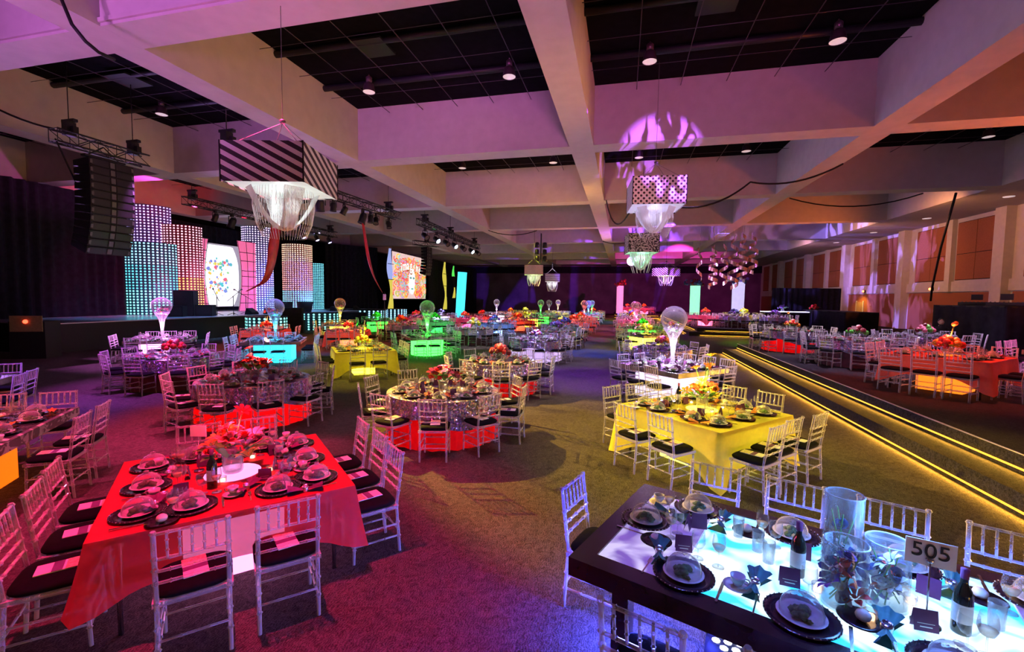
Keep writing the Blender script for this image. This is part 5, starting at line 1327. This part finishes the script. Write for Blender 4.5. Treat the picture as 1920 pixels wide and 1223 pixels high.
# spiral ornaments
def swirl(x, y, z0, z1, r, turns, label, w=.14):
    b = M_('gold_ribbon'); b.smooth = True
    def fn(u, v):
        k = min(1, v * 2.2 + .05); a = turns * 2 * PI * v; q = r * (.35 + .65 * k)
        return (q * math.cos(a), q * math.sin(a), (z1 - z0) * (1 - v) + (u - .5) * w * 2)
    b.grid(fn, 2, int(turns * 16)); b.smooth = False
    t = thing('spiral_ornament', label, 'ornament', (x, y, z0), random.uniform(0, 6), 'spiral ribbons hanging over the far platform'); obj('ribbon', b, t)
    obj('hanging_wire', M_('steel').tube([(0, 0, z1 - z0), (0, 0, 9.4 - z0)], .01, 4), t)
for i, (x, z0, z1, r, tn_) in enumerate(((5.42, 3.9, 6.2, .22, 1.8), (6.45, 3.3, 6.4, .34, 4.5), (7.1, 3.6, 6.4, .3, 2.6), (7.8, 3.3, 7.0, .4, 3.2), (8.35, 4.1, 7.2, .36, 4.0), (9.1, 4.4, 7.2, .34, 3.4))):
    swirl(x, 35.8 + .3 * (i % 2), z0, z1, r, tn_, '%s hanging copper spiral ribbon, counted from the centre aisle' % ORD[i + 1])
spot((2, 30, 3), (7.2, 36, 4.6), (.8, .4, 1), 2200, 30, .6)
# cables
def cable(pts, label, r=.03):
    P = [Vector(p) for p in pts]; out = []
    for a, b_ in zip(P, P[1:]):
        sag = .09 * (b_ - a).length
        for i in range(10): s = i / 10; p = a.lerp(b_, s); p.z -= sag * (1 - (2 * s - 1) ** 2); out.append(tuple(p))
    out.append(tuple(P[-1]))
    one('cable', M_('black_paint').tube(out, r, 6), label, 'cable', group='black cables under the ceiling')
one('cable', M_('black_paint').tube([(-9.97, 6.14, 7.75), (-9.87, 6.15, 7.51), (-9.71, 6.17, 7.13), (-9.58, 6.29, 6.88), (-9.57, 6.49, 6.79), (-9.62, 6.79, 6.82)], .03, 6), 'thick black cable hanging before the near beam', 'cable', group='black cables under the ceiling')
cable([(-18.0, 8.3, 8.2), (-16.3, 9.8, 7.1)], 'black cable running down to the short truss')
cable([(-1.0, 24.2, 7.5), (.2, 14.9, 5.3)], 'black cable swagged to the polka-dot chandelier')
cable([(1.4, 14.6, 5.2), (4.0, 16.6, 6.3), (6.9, 17.2, 6.9)], 'black cable swagged from the polka-dot chandelier to the beam')
cable([(7.9, 25.3, 7.5), (13.5, 25.3, 7.5)], 'black cable swagged between the beams over the platform')
cable([(-10.2, 33.3, 7.5), (-6.4, 33.3, 7.4)], 'black cable swagged under the far beams')
cable([(-1.9, 41, 7.5), (.3, 41, 7.4)], 'small black cable swagged by the centre beam')
one('cable', M_('black_paint').tube([(14.9, 25.5, 7.5), (15.6, 27.5, 5.2), (16.3, 29.2, 3.2), (16.5, 29.6, 2.5)], .05, 6), 'thick black cable dropping to the control booth', 'cable')
one('cable', M_('black_paint').tube([(-16.2, 9.75, 6.8), (-17, 10.8, 5.6), (-17.4, 11.4, 4.6)], .025, 5), 'thin black cable hanging beside the big speaker stack', 'cable')

# ---------------------------------------------------------------- booths on the platforms
def draped_counter(x0, y0, x1, y1, z0, z1, label):
    t = thing('draped_counter', label, 'counter', ((x0 + x1) / 2, (y0 + y1) / 2, z0)); w, d = x1 - x0, y1 - y0
    obj('counter_top', M_('black_paint').bb((-w / 2, -d / 2, z1 - z0 - .05), (w / 2, d / 2, z1 - z0)), t)
    b = M_('drape_black'); b.smooth = True
    def fn(u, v):
        q = (u * 4) % 4; k = int(q); f = q - k; c = [(-w / 2, -d / 2), (w / 2, -d / 2), (w / 2, d / 2), (-w / 2, d / 2)]; a, e = c[k], c[(k + 1) % 4]; n = [(0, -1), (1, 0), (0, 1), (-1, 0)][k]
        g = .04 * math.sin(f * 30) * v; return (a[0] + (e[0] - a[0]) * f + n[0] * g, a[1] + (e[1] - a[1]) * f + n[1] * g, (z1 - z0) * (1 - v) - .01 + .02 * v)
    b.grid(fn, 160, 2, True); b.smooth = False; obj('skirt', b, t); return t
draped_counter(13.5, 21.5 + 10.6, 15.3, 39, .5, 1.75, 'black-draped counter on the far platform')
draped_counter(11.7, 17.4, 13.2, 20.8, .5, 2.3, 'tall black-draped control booth on the near platform')
# black screen beyond the far platform
curtain('pipe_drape', [(12.4, 42.8), (17.6, 42.8)], .52, 3.5, 'drape_black', 'free-standing black drape on the far platform', .06)
# glowing bar
bar = thing('lit_bar', 'long bar with a glowing white-blue top on the far platform', 'bar', (12.6, 38.0, .5), .1)
obj('bar_front', M_('black_paint').bb((-2.2, -.4, 0), (2.2, .4, 1.05)), bar); obj('bar_top', M_(em((.65, .6, 1), 2.2)).bb((-2.25, -.45, 1.05), (2.25, .45, 1.1)), bar)
flowers((11.8, 38.0, 1.6), 'blue-violet flowers on the glowing bar', ['pet_purple', 'pet_blue'], False, n=10, sc=1.3)
flowers((14.0, 38.2, 1.6), 'red flowers on the glowing bar', ['pet_red'], False, n=10, sc=1.3)
# booth gear
for i, (x, y) in enumerate(((12.1, 18.0), (12.3, 19.6))):
    t = thing('mixing_console', ('control desk with screen at the near end of the tall booth', 'control desk with screen at the far end of the tall booth')[i], 'console', (x, y, 2.3), -.6)
    obj('desk', M_('black_metal').box((0, 0, .06), (.9, .6, .12)), t); obj('screen', M_('black_metal').box((0, .25, .3), (.3, .03, .2)), t)
    k = M_('cone_grey')
    for a in range(8): k.box((-.35 + a * .1, -.1, .13), (.03, .2, .02))
    obj('faders', k, t)
# people
def person(x, y, z, rz, label, h=1.75, hair=True):
    """seated figure facing local -Y, hips at seat height, feet on the floor, hands on the lap"""
    t = thing('person', label, 'person', (x, y, z), rz); s = h / 1.75; dz = -.42
    J = {'pel': (0, 0, .95, .13, .1), 'waist': (0, 0, 1.1, .125, .09), 'chest': (0, .01, 1.32, .16, .1), 'neck': (0, 0, 1.48, .055, .055), 'hd1': (0, -.02, 1.57, .075, .085), 'hd2': (0, -.01, 1.68, .08, .095), 'hd3': (0, 0, 1.745, .05, .06)}
    me = bpy.data.meshes.new('body'); V = []; Rr = []; E = []; idx = {}
    def add(n, p, r): idx[n] = len(V); V.append([c * s for c in p]); Rr.append(r)
    J = {k_: (p[0], p[1], p[2] + dz, p[3], p[4]) for k_, p in J.items()}
    for n, p in J.items(): add(n, p[:3], p[3:])
    for a, b_ in (('pel', 'waist'), ('waist', 'chest'), ('chest', 'neck'), ('neck', 'hd1'), ('hd1', 'hd2'), ('hd2', 'hd3')): E.append((idx[a], idx[b_]))
    for sd in (-1, 1):
        for n, p, r in (('sh', (.19 * sd, 0, 1.0), .062), ('el', (.25 * sd, .02, .73), .045), ('wr', (.18 * sd, -.22, .68), .032), ('ha', (.14 * sd, -.31, .66), .035), ('hip', (.1 * sd, -.03, .53), .085), ('kn', (.13 * sd, -.44, .52), .06), ('an', (.13 * sd, -.44, .09), .045), ('to', (.14 * sd, -.6, .04), .04)):
            add(n + str(sd), p, (r, r))
        for a, b_ in (('chest', 'sh'), ('sh', 'el'), ('el', 'wr'), ('wr', 'ha'), ('pel', 'hip'), ('hip', 'kn'), ('kn', 'an'), ('an', 'to')):
            E.append((idx[a if a in idx else a + str(sd)], idx[b_ + str(sd)]))
        for q in range(5):
            add('f%d%d' % (q, sd), ((.14 + (-.045 + q * .022)) * sd, -.38 + (.05 if q == 0 else .004 * abs(q - 2)), .63), (.009, .009)); E.append((idx['ha' + str(sd)], idx['f%d%d' % (q, sd)]))
    me.from_pydata(V, E, []); me.materials.append(MATS['suit']); o = obj('body', me, t)
    sk = o.modifiers.new('skin', 'SKIN'); ss = o.modifiers.new('sub', 'SUBSURF'); ss.levels = ss.render_levels = 1
    for i, r in enumerate(Rr): me.skin_vertices[0].data[i].radius = (r[0] * s, r[1] * s)
    me.skin_vertices[0].data[0].use_root = True
    f = M_('skin').ball((0, -.025 * s, (1.63 + dz) * s), .093 * s, 14, 10, (.86, 1, 1.22)).ball((0, -.125 * s, (1.62 + dz) * s), .018 * s, 6, 5, (.8, 1, 1.3))
    for sd in (-1, 1): f.ball((.083 * sd * s, 0, (1.63 + dz) * s), .025 * s, 6, 5, (.4, 1, 1.4))
    f.mat('paper').ball((-.032 * s, -.108 * s, (1.645 + dz) * s), .013 * s, 6, 4).ball((.032 * s, -.108 * s, (1.645 + dz) * s), .013 * s, 6, 4).mat('ink').ball((-.032 * s, -.119 * s, (1.645 + dz) * s), .006, 5, 4).ball((.032 * s, -.119 * s, (1.645 + dz) * s), .006, 5, 4)
    f.mat('pet_dark').ball((0, -.112 * s, (1.572 + dz) * s), .024 * s, 6, 4, (1, .4, .35))
    obj('face', f, t); obj('hair', M_('hair').ball((0, .012 * s, (1.67 + dz) * s), .1 * s, 12, 8, (.92, 1, 1.05)), t); obj('shirt_collar', M_('shirt').lathe([(.062 * s, (1.47 + dz) * s), (.07 * s, (1.5 + dz) * s), (.06 * s, (1.51 + dz) * s)], 12), t)
    return t
for i, (x, y, rz_) in enumerate(((11.15, 19.35, -.3), (12.05, 16.05, -.6))):
    person(x, y, .5, rz_, ('person in dark clothes seated before the booth behind the platform tables', 'person in dark suit with white collar seated before the tall booth')[i], (1.72, 1.76)[i])
    c_ = thing('stool', ('black stool under the seated person beside the orange bloom', 'black stool under the seated person with white collar')[i], 'stool', (x, y, .5), rz_); obj('seat', M_('black_paint').lathe([(0, .43), (.18, .43), (.18, .38), (0, .38)], 16), c_)
    for k in range(3): w_2 = k * 2.09; obj('leg', M_('black_metal').tube([(.08 * math.cos(w_2), .08 * math.sin(w_2), .38), (.17 * math.cos(w_2), .17 * math.sin(w_2), 0)], .014, 5), c_)
spot((7, 13, 7.2), (11.6, 17.7, 1.4), (1, .75, .65), 160, 30, .6)
# ---------------------------------------------------------------- stage gear
def wedge(x, y, z, rz, label, w=.6):
    t = thing('stage_monitor', label, 'speaker', (x, y, z), rz, 'stage monitor wedges'); b = M_('black_paint'); i0 = len(b.v)
    b.v += [(-w / 2, -.25, 0), (w / 2, -.25, 0), (w / 2, .25, 0), (-w / 2, .25, 0), (-w / 2, -.15, .38), (w / 2, -.15, .38), (w / 2, .22, .12), (-w / 2, .22, .12)]
    for f in ((3, 2, 1, 0), (4, 5, 6, 7), (0, 1, 5, 4), (1, 2, 6, 5), (2, 3, 7, 6), (3, 0, 4, 7)): b.face([i0 + q for q in f])
    obj('cabinet', b, t); g = M_('grille'); g.quad((-w * .42, -.12, .375), (w * .42, -.12, .375), (w * .42, .2, .145), (-w * .42, .2, .145)); obj('grille', g, t)
wedge(-21.6, 22.3, 1.14, R(-80), 'stage monitor near the dotted towers'); wedge(-21.5, 23.6, 1.14, R(-80), 'round-backed stage monitor below the white screen'); wedge(-21.6, 30.2, 1.14, R(-80), 'pale-lit stage monitor before the coral tower'); wedge(-21.6, 33.2, 1.14, R(-80), 'stage monitor before the slim blue tower')
for i, (x, y, z, w, hh) in enumerate(((-22.5, 18.3, 1.14, .9, .55), (-22.6, 19.0, 1.14, .9, 1.35), (-22.0, 19.6, 1.14, .8, .6))):
    t = thing('speaker_cabinet', ('low black speaker cabinet beside the drape on stage', 'upright black speaker cabinet before the cyan tower', 'small black speaker cabinet before the red tower')[i], 'speaker', (x, y, z), R(30))
    obj('cabinet', M_('black_paint').bb((-w / 2, -.35, 0), (w / 2, .35, hh)), t); obj('grille', M_('grille').bb((-w / 2 + .05, -.37, .05), (w / 2 - .05, -.35, hh - .05)), t)
for i, (x, y) in enumerate(((-21.8, 21.2), (-22.1, 20.4), (-22.6, 22.9))):
    t = thing('microphone_stand', ('boom microphone stand at the stage front before the red tower', 'boom microphone stand beside the upright speaker', 'microphone stand below the white screen')[i], 'stand', (x, y, 1.14), i * 1.1)
    obj('pole', M_('black_metal').tube([(0, 0, 0), (0, 0, 1.1)], .02, 5), t); obj('boom', M_('black_metal').tube([(0, -.4, .8), (0, .55, 1.45)], .016, 5), t); obj('microphone', M_('cone_grey').ball((0, .6, 1.48), .05, 8, 6, (1, 1.4, 1)), t)
    for k in range(3): a = k * 2.1; obj('leg', M_('black_metal').tube([(0, 0, .12), (.32 * math.cos(a), .32 * math.sin(a), .0)], .014, 4), t)
for i, y in enumerate((25.3, 27.3)):
    t = thing('black_tub', ('black tapered tub on the stage before the pink grid screen', 'second black tub on the stage behind the bubble vase')[i], 'tub', (-21.9, y, 1.14))
    obj('tub_body', M_('black_paint').lathe([(0, .02), (.42, .02), (.55, .75), (.5, .75), (.4, .1), (0, .1)], 20), t)
# free speaker blocks before the stage
for i, (x, y, w, hh, l) in enumerate(((-20.0, 23.6, 1.6, 1.55, 'tall black draped block between the dotted drums'), (-20.3, 30.6, 2.2, 1.05, 'low black block before the stage beyond the second drum'))):
    t = thing('subwoofer_stack', l, 'speaker', (x, y, 0), R(30)); obj('cabinet', M_('drape_black').bb((-w / 2, -.4, 0), (w / 2, .4, hh * .5)), t); obj('cabinet', M_('drape_black').bb((-w / 2 + .08, -.38, hh * .5), (w / 2 - .08, .38, hh)), t)
# equipment rack by the drape
rk = thing('equipment_rack', 'dark equipment case with a red lamp beside the black drape', 'case', (-20.2, 11.3, 0), R(30))
pm('rack_olive', (.2, .16, .06), .6)
obj('case', M_('black_paint').bb((-.5, -.4, 0), (.5, .4, 1.3)), rk); obj('lamp_face', M_('rack_olive').bb((-.45, -.43, .95), (.45, -.4, 1.5)), rk); emat('rack_red', (1, .05, .02), 5); obj('red_lamp', M_('rack_red').ball((0, -.45, 1.3), .07, 8, 6), rk)
t = thing('side_table', 'small table with pale papers beside the black drape', 'table', (-17.2, 7.6, 0), R(40))
obj('tabletop', M_('black_paint').bb((-.8, -.4, .72), (.8, .4, .76)), t)
for i in (-1, 1):
    for j in (-1, 1): obj('leg', M_('black_metal').tube([(i * .7, j * .33, 0), (i * .7, j * .33, .72)], .02, 5), t)
one('paper_sheet', M_('paper').box((0, 0, .003), (.9, .35, .004)), 'pale paper spread on the small table beside the drape', 'paper', (-17.2, 7.6, .762), R(40))
